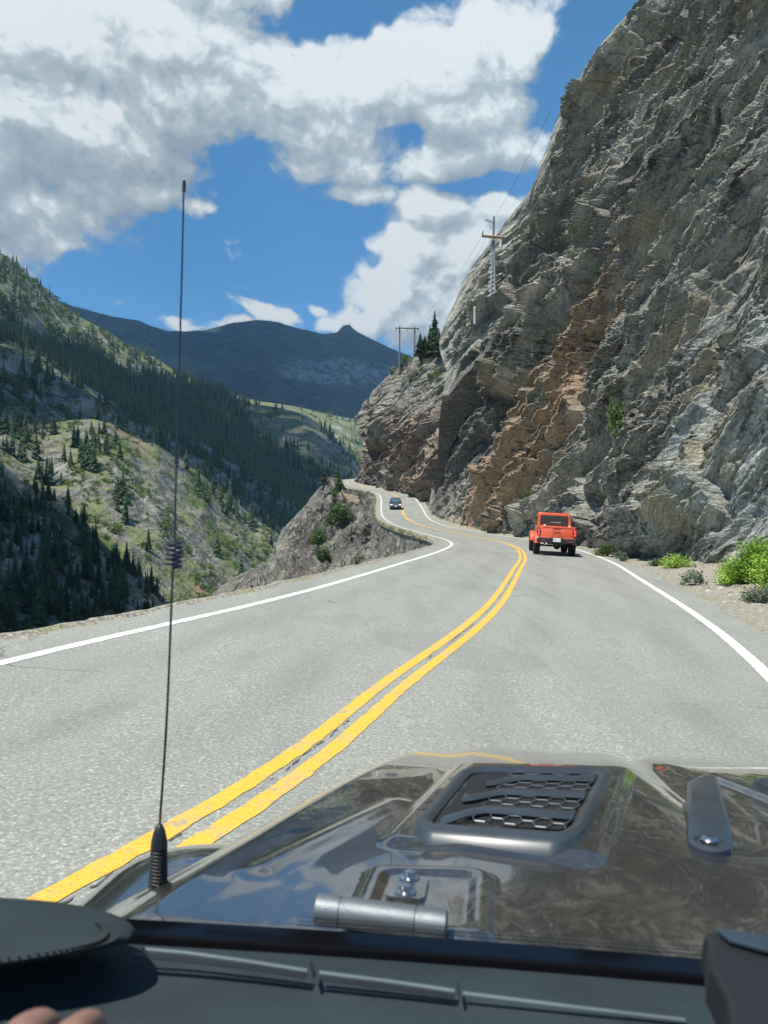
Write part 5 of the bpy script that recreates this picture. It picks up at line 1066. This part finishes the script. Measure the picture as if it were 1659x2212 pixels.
for s in range(6): V, F = stone_np(s); me = mesh_np('stone', V, F); me.materials.append(M_STONE); ST.append(me)
def stone(p, r, label, group, k):
    o = bpy.data.objects.new('stone', ST[k % 6]); COL.objects.link(o); o.location = tuple(p); o.scale = (r, r*random.uniform(.7, 1.1), r*random.uniform(.8, 1.1)); o.rotation_euler = (0, 0, random.random()*6.28); tag(o, label, 'stone', group)
stone(verge(1588, 1268), .16, 'pinkish boulder under the small bright bush', None, 3)
stone(verge(1640, 1287), .16, 'pale boulder by the sagebrush at the right edge', None, 1)
stone(verge(1652, 1278), .13, 'smaller pale boulder behind the one at the right edge', None, 4)
stone(verge(1535, 1279), .13, 'flat grey stone alone on the gravel verge', None, 2)
for k in range(150):
    x = random.uniform(1290, 1659); y = float(np.interp(x, [1290, 1400, 1500, 1659], [1206, 1236, 1268, 1312]))+random.gauss(-6, 13); stone(verge(x, y)-[0, 0, .01], random.uniform(.025, .10), 'small loose stone on the gravel verge below the cliff', 'stones on the cliff verge', k)
for k in range(110):
    i = int(NS*(4.6+4.4*random.random())/23.5); i = min(max(i, 0), LIP.shape[0]-1); q = LIP[i, random.randint(0, 5)]; stone(q, random.uniform(.03, .09)*(1.8 if k % 13 == 0 else 1), 'pale stone along the crumbling outer edge of the road', 'stones on the outer road edge', k)
V, F = stone_np(3, 1); n = 5200; vs = []; fs = []
for k in range(n):
    if k % 3 == 0: i = int(NS*(3.5+7.5*random.random())/23.5); q = LIP[min(i, LIP.shape[0]-1), random.randint(0, 7)]+rng.normal(0, .03, 3)*[1, 1, .2]
    else: q = VERGE_R[int(NS*(4.2+7.*random.random()**1.3)/23.5), random.randint(3, 43)]+rng.normal(0, .06, 3)*[1, 1, .1]
    r_ = random.uniform(.010, .038); a = random.random()*6.28; c, s = math.cos(a), math.sin(a); vs.append((V@np.array([[c, s, 0], [-s, c, 0], [0, 0, 1]]))*r_+q); fs.append(F+k*len(V))
tag(link('gravel', mesh_np('gravel', np.concatenate(vs), np.concatenate(fs)), M_STONE), 'loose pebbles strewn along both verges', 'gravel', kind='stuff')

# dry grass and weeds along the foot of the cliff
def tuft_np(seed, n=16):
    r = np.random.default_rng(seed); V = []; F = []
    for k in range(n):
        a = r.random()*6.28; q = r.random()*.35; l = r.uniform(.5, 1.0); w = .05; x, y = math.cos(a)*q, math.sin(a)*q; b = r.random()*6.28; o = len(V)
        V += [(x-w*math.cos(b), y-w*math.sin(b), 0), (x+w*math.cos(b), y+w*math.sin(b), 0), (x*1.9+.2*r.normal(), y*1.9+.2*r.normal(), l)]; F.append((o, o+1, o+2))
    return np.array(V), np.array(F)
M_DRY = leaf_mat('dry_grass_blades', (.20, .17, .08), (.36, .33, .17)); TF = [tuft_np(s) for s in range(4)]
def tufts_on(n, f0, f1, i0, i1, seed, mat, label, hs=(.08, .26)):
    r = np.random.default_rng(seed); i = (NS*(i0+(i1-i0)*r.random(n)**1.2)/23.5).astype(int); j = (43*(f0+(f1-f0)*r.random(n)**.7)).astype(int); p = VERGE_R[i, j]+r.normal(0, .1, (n, 3))*[1, 1, 0]
    cl_ = vnoise(p*.9, 5) > -.12; p = p[cl_]; tag(scatter_np('grass', TF, p, r.uniform(hs[0], hs[1], len(p)), mat, lean=.1, wid=(.6, 1.2)), label, 'grass', kind='stuff')
tufts_on(3200, .25, 1.0, 4.5, 14, 5, M_DRY, 'dry yellow grass along the foot of the cliff'); tufts_on(2600, .45, 1.0, 4.5, 14, 6, M_BUSH, 'green weeds along the foot of the cliff', (.16, .48))
r_ = np.random.default_rng(9); ii_ = (NS*(9.+9*r_.random(500))/23.5).astype(int); pp_ = LIP[ii_, r_.integers(0, 6, 500)]
tag(scatter_np('grass', TF, pp_-[0, 0, .03], r_.uniform(.15, .45, 500), M_DRY, lean=.1, wid=(.6, 1.2)), 'dry grass along the outer edge of the far bend', 'grass', kind='stuff')
# ------------------------------------------------------------------ the vehicle the picture is taken from
TH = R(8.0); ORG = np.array([.406, 0.0]); RT = np.array([math.cos(TH), -math.sin(TH)]); FW = np.array([math.sin(TH), math.cos(TH)])
car = empty('off_road_vehicle', (.30, 0, 0)); tag(car, 'dark grey vehicle in the foreground, its vented hood seen over the dashboard', 'off-road vehicle')
CW = Matrix.Translation((.30, 0, 0))
def cz(xw): return 1.6-.02*xw
def C(xc, yc, drop):      # car coordinates to world: metres right, forward, below the eye
    q = ORG+RT*xc+FW*yc; return np.array([q[0], q[1], cz(q[0])-drop])
HCX, HCY = -.49, .95
def HW(y): return np.interp(y, [.8, .975, 1.2, 1.438, 1.8, 2.1, 2.4], [.955, .930, .875, .828, .765, .715, .66])
def hdrop(xc, yc):
    """hood height below the eye"""
    xc = np.asarray(xc, float); yc = np.asarray(yc, float); t = np.clip((yc-.855)/1.21, 0, 1.4); w = HW(yc)
    d = .500+.115*t+.048*t**3
    s = np.abs(xc)/w; d = d+.012*s**2+.045*sstep(s, .88, 1.02)
    # raised centre dome with a soft shoulder, then the shallow channel beside it
    dome = sstep(np.abs(xc), .54, .44)*sstep(yc, .95, 1.25); d = d-.016*dome
    ch = np.exp(-((xc-.0)/.045)**2)*sstep(yc, 1.1, 1.7); d = d+.020*ch
    vp = sstep(poly_dist(-np.abs(xc), yc, [(-.545, 1.19), (-.265, 1.145), (-.11, 1.79), (-.465, 1.72)]), -.045, -.012); d = d-.014*vp
    ax_, ay_, bx_, by_ = -.735, 1.03, -.585, 1.43; ex, ey = bx_-ax_, by_-ay_; tq = np.clip(((-np.abs(xc)-ax_)*ex+(yc-ay_)*ey)/(ex*ex+ey*ey), 0, 1)
    d = d-.006*np.exp(-(np.hypot(-np.abs(xc)-ax_-tq*ex, yc-ay_-tq*ey)/.022)**2)
    d = d-.012*rr_mask(xc, yc, HCX, HCY, .095, .115, .016)+.006*rr_mask(xc, yc, HCX, HCY, .068, .088, .012)
    d = d+.05*sstep(yc, 2.27, 2.36)
    return d
def rr_mask(x, y, cx, cy, hx, hy, soft):
    xx = np.abs(np.abs(x)+cx) if True else 0; qx = np.maximum(np.abs(np.abs(x)+cx)-hx+soft*2, 0); qy = np.maximum(np.abs(y-cy)-hy+soft*2, 0); return sstep(soft*2-np.hypot(qx, qy), 0, soft)
def onhood(dx, dy):
    """car coordinates of the hood point seen at this display point"""
    u, v = uv(dx, dy); D = 1.4
    for _ in range(60):
        q = np.array([u*D, D])-ORG; xc, yc = q@RT, q@FW; z = cz(u*D)-hdrop(xc, yc); D = .5*D+.5*(1.6-z)/v
    return float(xc), float(yc)
def onplane(dx, dy, drop):
    u, v = uv(dx, dy); D = drop/(v-.05*u); return np.array([u*D, D, 1.6-v*D])
def locl(p): return tuple(np.asarray(p)-np.array([.30, 0, 0]))
def HP(xc, yc, h=0.): return locl(C(xc, yc, float(hdrop(xc, yc))-h))
# paint
m, t, b = material('dark_grey_metallic_paint'); p = t.pos(); fl = t.noise(p, 900, 2, .6); du = t.noise(t.mapv(p, rot=(0, 0, R(12)), scale=(1, .25, 1)), 9, 6, .7); du2 = t.noise(p, 3.2, 4, .6); wd = t.node('ShaderNodeVectorMath')
sw = t.noise(t.vmath('ADD', p, t.vmath('SCALE', t.noise(p, 4.0, 2, out=1))), 22, 5, .7)
dust = t.math('MULTIPLY', t.smooth(t.math('ADD', t.math('MULTIPLY', du, .5), t.math('MULTIPLY', sw, .5)), .44, .62), t.smooth(du2, .35, .62))
t.put(b.inputs['Base Color'], t.mix(t.math('MULTIPLY', dust, .42), (.026, .025, .023), (.19, .165, .13))); b.inputs['Metallic'].default_value = .0
t.put(b.inputs['Roughness'], t.smooth(dust, 0, 1, .16, .45)); b.inputs['Coat Weight'].default_value = 1; t.put(b.inputs['Coat Roughness'], t.smooth(dust, 0, 1, .015, .06)); b.inputs['Coat IOR'].default_value = 1.8; b.inputs['Specular IOR Level'].default_value = .9
M_PAINT = m
M_VENT = simple('satin_black_vent_plastic', (.030, .038, .046), .36, spec=.6); M_DARKH = simple('dark_engine_bay', (.006, .006, .006), .9); M_HINGE = simple('cast_grey_hinge_metal', (.16, .175, .185), .48, metal=.6, bump=(500, .0006))
M_HONEY = simple('dull_mesh_metal', (.12, .125, .13), .4, metal=.5); M_RUB = simple('black_rubber', (.014, .014, .015), .45); M_BOLT = simple('steel_bolt', (.5, .5, .5), .25, metal=1)
# hood
ny, nx = 420, 420; yy = np.linspace(.82, 2.36, ny)[:, None]; tt = np.linspace(-1, 1, nx)[None, :]; w = HW(yy)
xx = tt*w; yy2 = yy+0*xx; dd_ = hdrop(xx, yy2); X_ = ORG[0]+RT[0]*xx+FW[0]*yy2; Y_ = ORG[1]+RT[1]*xx+FW[1]*yy2
top = np.stack([X_-.30, Y_, cz(X_)-dd_], -1)
# folded-down rim all round
rimL = top[:, :1]+np.array([0, 0, -1.])*np.array([.06, .03])[None, :, None]; rimR = top[:, -1:]+np.array([0, 0, -1.])*np.array([.03, .06])[None, :, None]
g = np.concatenate([rimL, top, rimR], 1); fr = g[-1:]+np.array([.01, .03, -.06]); g = np.concatenate([g, fr], 0)
hood = grid_obj('hood', g, M_PAINT, car, smooth=True)
# vents, both sides of the dome; the one on the driver's side is measured off the picture
q = [onhood(*s) for s in ((1000, 1667), (1330, 1668), (1248, 1846), (880, 1818))]
def vent(mirror):
    root = None
    def pt(a, b_, h):      # a across 0..1, b_ from front edge 0 to rear edge 1
        x = (q[0][0]*(1-a)+q[1][0]*a)*(1-b_)+(q[3][0]*(1-a)+q[2][0]*a)*b_; y = (q[0][1]*(1-a)+q[1][1]*a)*(1-b_)+(q[3][1]*(1-a)+q[2][1]*a)*b_
        return HP(-x if mirror else x, y, h)
    def ring(ins, h, n=7, r=.16):
        o = []
        for cx, cy, a0 in ((1, 0, -90), (1, 1, 0), (0, 1, 90), (0, 0, 180)):
            for k in range(n):
                an = R(a0+90*k/(n-1)); rr_ = max(.02, r-ins); px = (1-ins-rr_ if cx else ins+rr_)+rr_*math.cos(an); py = (1-ins*1.15-rr_ if cy else ins*1.15+rr_)+rr_*math.sin(an); o.append(pt(px, py, h))
        return o
    mb = MB(); mb.loft([ring(-.015, .000), ring(-.002, .010), ring(.022, .014), ring(.060, .012), ring(.085, .006), ring(.09, -.004)], caps=False); root = mb.build('hood_vent', M_VENT, car, smooth=True)
    mb = MB(); mb.loft([ring(.11, .0035), ring(.2, .0035), ring(.40, .0035)], caps=True); mb.build('backing', M_DARKH, root)
    # honeycomb
    mb = MB(); s = .060; s2 = .050
    for r_ in range(14):
        for c_ in range(16):
            cx = .30+(c_*s*1.5); cy = .10+r_*s2*1.732+(s2*.866 if c_ % 2 else 0)
            if cx > .92 or cy > .95: continue
            lim = .30+.0*cy
            hx = [(cx+s*math.cos(R(60*k)), cy+s2*math.sin(R(60*k))) for k in range(6)]
            for k in range(6):
                a_, b2 = hx[k], hx[(k+1) % 6]
                if min(a_[0], b2[0]) < .30 or max(a_[0], b2[0]) > .91 or max(a_[1], b2[1]) > .91 or min(a_[1], b2[1]) < .09: continue
                mb.tube([pt(*a_, .0065), pt(*b2, .0065)], .0012, 4, caps=False)
    mb.build('honeycomb', M_HONEY, root)
    for k, (b0, a0) in enumerate(((.24, .26), (.50, .20), (.76, .16))):
        mb = MB(); pr = []
        for j in range(14):
            f = j/13; a = a0+(.91-a0)*f; bb = b0+.13*(1-sstep(np.array(f), 0, .34)); pr.append((a, float(bb)))
        rings = [[pt(a, bb-.035, .006), pt(a, bb-.030, .0125), pt(a, bb+.012, .0125), pt(a, bb+.035, .008), pt(a, bb+.03, .004)] for a, bb in pr]
        mb.loft(rings); mb.build('louvre', M_VENT, root, smooth=True)
vent(False); vent(True)
# footman loop on the centre of the hood: black bracket block with a bolt at its near end
fx, fy0 = onhood(1528, 1700); _, fy1 = onhood(1530, 1825); hx = .045
fa = np.array(onhood(1516, 1697)); fb = np.array(onhood(1536, 1842)); a_ = onhood(1482, 1780)[0]; b_ = onhood(1578, 1780)[0]; hx = (b_-a_)/2*.82
mb = MB(); rings = []
for f, wf, h in ((0, .80, .004), (.02, .86, .022), (.12, .92, .034), (.5, .98, .036), (.82, 1.0, .030), (.93, .98, .014), (1.0, .9, .003)):
    cx, y = fa+(fb-fa)*f; rings.append([HP(cx-hx*wf, y, -.002), HP(cx-hx*wf*.94, y, h*.75), HP(cx-hx*wf*.72, y, h), HP(cx, y, h*1.04), HP(cx+hx*wf*.72, y, h), HP(cx+hx*wf*.94, y, h*.75), HP(cx+hx*wf, y, -.002)])
mb.loft(rings); ft = mb.build('windshield_rest', M_VENT, car, smooth=True)
by = fb[1]+.012; cx = fb[0]; bq = Vector(HP(cx, by, .008)); mb = MB(); mb.lathe([(.030, -.012), (.030, .002), (.022, .006), (.020, .002), (.004, .002)], 20, Matrix.Translation(bq)); mb.build('bolt_cup', M_VENT, ft, smooth=True)
mb = MB(); mb.lathe([(.013, .0), (.013, .009), (.009, .013), (.002, .014)], 12, Matrix.Translation(bq)); mb.build('bolt', M_BOLT, ft, smooth=True)
# hood hinge: ribbed cast barrel and bolted plate (and its twin on the far side)
def hinge(sx):
    l_ = onplane(682, 1963, .480); r_ = onplane(966, 2000, .480); l_, r_ = Vector(locl(l_)), Vector(locl(r_))
    if sx > 0:
        d = Vector((RT[0], RT[1], -.05*RT[0])); cc = (l_+r_)/2; q0 = np.array([cc.x+.30, cc.y])-ORG; xc = q0@RT; sh = d*(-2*xc); l_ += sh; r_ += sh
    ax = (r_-l_).normalized(); L = (r_-l_).length; rad = .0175; mb = MB(); M = Matrix.Translation(l_)@ax.to_track_quat('Z', 'Y').to_matrix().to_4x4()
    pr = [(rad*.86, 0), (rad, .002)]
    for a, b2 in ((.0, .20), (.20, .77), (.77, 1.0)): pr += [(rad, a*L+.003), (rad, b2*L-.002), (rad*.93, b2*L-.001), (rad*.93, b2*L+.001)]
    pr[-1] = (rad*.8, L); root = MB().lathe(pr, 28, M).build('hood_hinge', M_HINGE, car, smooth=True)
    if sx < 0: c0, c1 = onhood(858, 1900), onhood(905, 1945)
    xm = (c0[0]+c1[0])/2*(-sx); ym = (c0[1]+c1[1])/2
    if sx < 0: xm = (c0[0]+c1[0])/2
    return root, xm, ym
_c0, _c1 = onhood(862, 1903), onhood(902, 1938)
for sx in (-1, 1):
    l_ = None
    if sx < 0: root, xm, ym = hinge(-1)
    else:
        c0, c1 = _c0, _c1; 
        globals()['c0'] = c0
        def _h2():
            l_ = onplane(682, 1963, .480); r_ = onplane(966, 2000, .480); l_, r_ = Vector(locl(l_)), Vector(locl(r_)); d = Vector((RT[0], RT[1], -.05*RT[0])); cc = (l_+r_)/2; q0 = np.array([cc.x+.30, cc.y])-ORG; sh = d*(-2*float(q0@RT)); l_ += sh; r_ += sh
            M = Matrix.Translation(l_)@(r_-l_).normalized().to_track_quat('Z', 'Y').to_matrix().to_4x4(); L = (r_-l_).length; return MB().lathe([(.015, 0), (.0175, .002), (.0175, L-.002), (.015, L)], 24, M).build('hood_hinge', M_HINGE, car, smooth=True)
        root = _h2(); xm = -(_c0[0]+_c1[0])/2; ym = (_c0[1]+_c1[1])/2
    mb = MB(); o = lambda dx, dy, h: HP(xm+dx, ym+dy, h)
    rings = [[o(-.026, -.034, h), o(-.020, -.042, h), o(.020, -.042, h), o(.026, -.034, h), o(.026, .030, h), o(.018, .036, h), o(-.018, .036, h), o(-.026, .030, h)] for h in (-.002, .006)]
    mb.loft(rings); mb.build('plate', M_PAINT, root, smooth=True)
    for dy in (.024, -.026):
        mb = MB(); mb.lathe([(.014, 0), (.014, .004), (.008, .005), (.0075, .011), (.002, .012)], 14, Matrix.Translation(o(0, dy, .005))); mb.build('bolt', M_BOLT, root, smooth=True)
# front fender on the driver's side
def fender(s):
    mb = MB(); rings = []
    for f in np.linspace(0, 1, 22):
        yc = .72+.92*f; out = float(HW(yc)), 1.11-.0*f; dz = .11*float(sstep(np.array(f), .55, 1.0))**1.0; dz += .03*(1-f)*0
        ow = out[1]-.10*float(sstep(np.array(f), .72, 1.0)); r_ = []
        for g_ in np.linspace(0, 1, 9): x = (out[0]-.03)+(ow-out[0]+.03)*g_; r_.append(locl(C(s*x, yc, .612+.03*g_**2+.05*g_**6+dz)))
        r_.append(locl(C(s*(ow+.002), yc, .78+dz))); r_.append(locl(C(s*(out[0]-.03), yc, .80+dz))); rings.append(r_)
    mb.loft(rings); mb.build('front_fender', M_PAINT, car, smooth=True)
fender(-1); fender(1)
# antenna
A_D = 1.16
def AP(dx, dy): return locl(P(dx, dy, A_D))
ant = empty('antenna', AP(344, 1905)); ant.parent = car; ao = Vector(ant.location)
def ar(dx, dy): return Vector(AP(dx, dy))-ao
b0, b1 = ar(341, 1925), ar(345, 1780); ax = (b1-b0); L = ax.length; Mx = Matrix.Translation(b0)@ax.to_track_quat('Z', 'Y').to_matrix().to_4x4(); s_ = L/145
pr = [(.0165, 0), (.0155, 8*s_)]
for k in range(11): z = (10+7.4*k)*s_; rr_ = .0142-.00016*k; pr += [(rr_-.0022, z), (rr_, z+2.2*s_), (rr_, z+4.6*s_), (rr_-.0022, z+6.6*s_)]
pr += [(.0125, 94*s_), (.0118, 110*s_), (.0085, 130*s_), (.005, 142*s_), (.002, 145*s_)]
MB().lathe(pr, 24, Mx).build('spring_base', M_RUB, ant, smooth=True)
M_WHIP = simple('dark_antenna_steel', (.045, .04, .07), .35, metal=.6); M_COP = simple('copper_ferrule', (.22, .07, .02), .4, metal=.5)
MB().tube([ar(345, 1784), ar(346.5, 1755)], .0021, 8).build('ferrule', M_COP, ant)
ctrl = [(346.5, 1757), (352, 1680), (358, 1590), (364, 1470), (369, 1340), (373, 1240), (376, 1200), (379, 1080), (383, 930), (387, 800), (390, 690), (394, 540), (397, 400)]
cv = catmull([tuple(ar(*c)) for c in ctrl], 60); MB().tube([tuple(v) for v in cv], list(np.linspace(.0020, .0014, 60)), 8).build('whip', M_WHIP, ant, smooth=True)
MB().tube([ar(397.3, 415), ar(397.8, 391)], .0027, 8).build('tip', M_RUB, ant)
c0_, c1_ = ar(374.5, 1224), ar(377.5, 1172); hel = []; axv = (c1_-c0_); n = 5
for k in range(n*24+1):
    f = k/(n*24); a = 2*math.pi*n*f; pc = c0_+axv*f; rr_ = .0117; hel.append(tuple(pc+Vector((math.cos(a)*rr_, math.sin(a)*rr_, 0))))
MB().tube([tuple(c0_-axv*.06)]+hel+[tuple(c1_+axv*.06)], .0021, 7).build('coil', M_WHIP, ant, smooth=True)
# cowl under the hood's rear edge, lower windscreen frit and seal
M_COWL = simple('black_cowl_plastic', (.010, .011, .011), .5); M_FRIT = simple('black_glass_frit', (.004, .004, .005), .12)
M_DASH = simple('grey_soft_dashboard', (.024, .034, .039), .8, spec=.2, bump=(600, .0006)); M_DASHL = simple('pale_grey_vent_edge', (.085, .11, .115), .55)
def sweep(name, prof, x0, x1, mat, parent=car, n=30, bow=0.0, smooth=True):
    """prof: (forward, drop) pairs, swept across the car"""
    mb = MB(); rings = []
    for k in range(n): x = x0+(x1-x0)*k/(n-1); rings.append([locl(C(x, y-bow*x*x, d)) for y, d in prof])
    mb.loft(rings); return mb.build(name, mat, parent, smooth=smooth)
sweep('cowl', [(.83, .512), (.83, .62), (.70, .62), (.70, .520), (.77, .528)], -.95, .95, M_COWL)
sweep('windscreen_frit', [(.812, .474), (.818, .480), (.785, .560), (.775, .556)], -.95, .95, M_FRIT, bow=.05)
# perforated dot edge of the frit
mb = MB()
for r_ in range(3):
    for k in range(330):
        x = -.62+1.1*k/330+(r_ % 2)*.0017; yc = .815-.05*x*x+r_*.0016; q0 = Vector(locl(C(x, yc, .472-r_*.0038))); s_ = .0011-.00022*r_; d = Vector((RT[0], RT[1], 0))*s_; up = Vector((0, .35, .94))*s_
        mb.add([q0-d-up*.4, q0+d-up*.4, q0+d+up, q0-d+up], [(0, 1, 2, 3)])
mb.build('frit_dots', M_FRIT, car)
# dashboard top
sweep('dashboard', [(.755, .470), (.765, .477), (.768, .52), (.60, .66), (.20, .66), (.22, .50), (.30, .462), (.45, .448), (.60, .452), (.70, .462)], -1.35, .95, M_DASH, bow=.05)
def bar(pts, drop, wd, h, mat, name, parent=car):
    mb = MB(); rings = []
    for dx, dy in pts:
        q0 = Vector(locl(onplane(dx, dy, drop))); f = Vector((FW[0], FW[1], 0))*wd; u_ = Vector((0, 0, h)); rings.append([q0-f, q0-f+u_*.7, q0-f*.5+u_, q0+f*.5+u_, q0+f+u_*.7, q0+f])
    mb.loft(rings); return mb.build(name, mat, parent, smooth=True)
bar([(308, 2052), (400, 2060), (530, 2078), (664, 2099)], .447, .0022, .0025, M_DASHL, 'defroster_rim'); bar([(690, 2103), (840, 2122), (982, 2143)], .447, .0022, .0025, M_DASHL, 'defroster_rim'); bar([(1000, 2148), (1240, 2178), (1480, 2206)], .447, .0022, .0025, M_DASHL, 'defroster_rim')
bar([(290, 2064), (400, 2074), (530, 2090), (664, 2110)], .448, .0035, .0012, M_COWL, 'defroster_slot'); bar([(690, 2114), (840, 2133), (982, 2153)], .448, .003, .0012, M_COWL, 'defroster_slot')
bar([(672, 2086), (680, 2112)], .444, .004, .006, M_COWL, 'clip'); bar([(988, 2130), (994, 2156)], .444, .004, .006, M_COWL, 'clip')
# instrument hood: leather-like pad with a rolled edge and stitching
out = [(-260, 1925), (-100, 1934), (30, 1942), (120, 1950), (195, 1963), (245, 1978), (275, 1996), (286, 2015), (268, 2034), (215, 2050), (130, 2066), (0, 2086), (-120, 2104), (-260, 2120)]
oc = catmull([(*o_, 0) for o_ in out], 70)[:, :2]; cen = np.array([-80, 2015])
def pad_ring(sc_, drop): return [locl(onplane(*(cen+(c-cen)*sc_), drop)) for c in oc]
mb = MB(); mb.loft([pad_ring(.90, .455), pad_ring(1.0, .440), pad_ring(1.02, .425), pad_ring(.995, .412), pad_ring(.93, .406), pad_ring(.6, .404), pad_ring(.2, .404)]); pad = mb.build('instrument_hood', M_DASH, car, smooth=True)
mb = MB()
for k in range(30, 66):
    c = cen+(oc[k]-cen)*.86; c2 = cen+(oc[k]-cen)*.80; a_ = Vector(locl(onplane(*c, .403))); b2 = Vector(locl(onplane(*(c2+[8, 0]), .403))); mb.tube([a_, b2], .0012, 5)
mb.build('stitching', M_COWL, pad)
# black device mount at the right end of the dash
mount = empty('phone_mount', tuple(onplane(1600, 2200, .36))); tag(mount, 'black device mount on the right end of the dashboard', 'mount')
def mr(dx, dy, d): return Vector(onplane(dx, dy, d))-mount.location
M_MNT = simple('matt_black_plastic', (.010, .011, .013), .6)
f_ = [(1530, 2030), (1520, 2018), (1536, 2008), (1600, 2018), (1760, 2036), (1800, 2240), (1590, 2280), (1572, 2160), (1536, 2090)]
top_ = [mr(x, y, .330) for x, y in f_]; low = [Vector((v.x*1.0, v.y+.01, v.z-.035)) for v in top_]; mb = MB(); mb.loft([low, top_]); mb.build('cradle', M_MNT, mount, bevel=.004)
t2 = [mr(x, y, .327) for x, y in [(1546, 2014), (1600, 2022), (1750, 2042), (1760, 2066), (1660, 2062), (1576, 2038)]]; mb = MB(); mb.loft([t2, [v+Vector((0, 0, .004)) for v in t2]]); mb.build('clamp', simple('slate_grey_plastic', (.03, .045, .06), .4), mount, bevel=.0015)
# ------------------------------------------------------------------ driver's hand on the wheel, mostly below the frame
m, t, b = material('skin'); n = t.noise(t.pos(), 60, 3); t.put(b.inputs['Base Color'], t.mix(t.smooth(n, .3, .7), (.20, .105, .08), (.27, .145, .11))); b.inputs['Roughness'].default_value = .5; b.inputs['Subsurface Weight'].default_value = .1; b.inputs['Subsurface Radius'].default_value = (.01, .004, .002); M_SKIN = m  # skin tone darkened to stand in for the dash's shade
def skin_obj(name, chains, mat, parent=None, sub=2):
    """chains: lists of (point, radius); the first vertex of a later chain may reuse an earlier joint by index ('j', n)"""
    vs = []; es = []; rs = []
    for ch in chains:
        prev = None
        for it in ch:
            if it[0] == 'j': prev = it[1]; continue
            vs.append(tuple(it[0])); rs.append(it[1]); k = len(vs)-1
            if prev is not None: es.append((prev, k))
            prev = k
    me = bpy.data.meshes.new(name); me.from_pydata(vs, es, []); o = link(name, me, mat, parent)
    md = o.modifiers.new('skin', 'SKIN'); md.use_smooth_shade = True; o.modifiers.new('sub', 'SUBSURF').levels = sub; o.modifiers['sub'].render_levels = sub
    for k, v in enumerate(me.skin_vertices[0].data): v.radius = (rs[k], rs[k]*.85); v.use_root = (k == 0)
    return o
hb = np.array(P(135, 2262, .40)); per = empty('person', tuple(hb)); tag(per, "driver's bare hand gripping the wheel at the bottom left, knuckles just in view", 'person')
H = lambda x, y, z: (x, y, z)
wr = H(-.045, -.13, -.10)
ch = [[(wr, .030), (H(-.04, -.09, -.07), .030), (H(-.03, -.05, -.035), .034)], [('j', 0), (H(-.10, -.32, -.16), .042)]]
o = skin_obj('hand', ch, M_SKIN, per)
fing = [(-.050, -.010, .0085, .9), (-.025, .002, .0095, 1.0), (.001, .001, .0095, .97), (.024, -.008, .008, .8)]
chains = [[(wr, .027), (H(-.035, -.09, -.065), .030)], [('j', 1), (H(-.10+.06, -.20, -.12), .030), (H(-.10, -.34, -.18), .040)]]
base = 1; idx = 4
chains = [[(H(-.02, -.055, -.045), .026), (wr, .026), (H(-.09, -.30, -.17), .038)]]
for x, dy, r_, L in fing:
    chains.append([('j', 0), (H(x, -.030+dy, -.018), r_*1.35), (H(x, dy, .004), r_*1.18), (H(x+.002, .028*L+dy, -.006), r_*1.05), (H(x+.002, .040*L+dy, -.030*L), r_), (H(x, .026*L+dy, -.052*L), r_*.85)])
chains.append([('j', 0), (H(.020, -.060, -.050), .015), (H(.042, -.035, -.052), .0115), (H(.050, -.008, -.052), .010), (H(.046, .014, -.055), .0085)])
bpy.data.objects.remove(o); skin_obj('body', chains, M_SKIN, per)
for x, dy, r_, L in fing: MB().lathe([(.001, .0006), (.005, .0005), (.006, 0)], 10, Matrix.Translation((x, .046*L+dy, -.036*L))@Matrix.Rotation(R(-75), 4, 'X')).build('fingernail', simple('nail', (.6, .38, .30), .3), per)
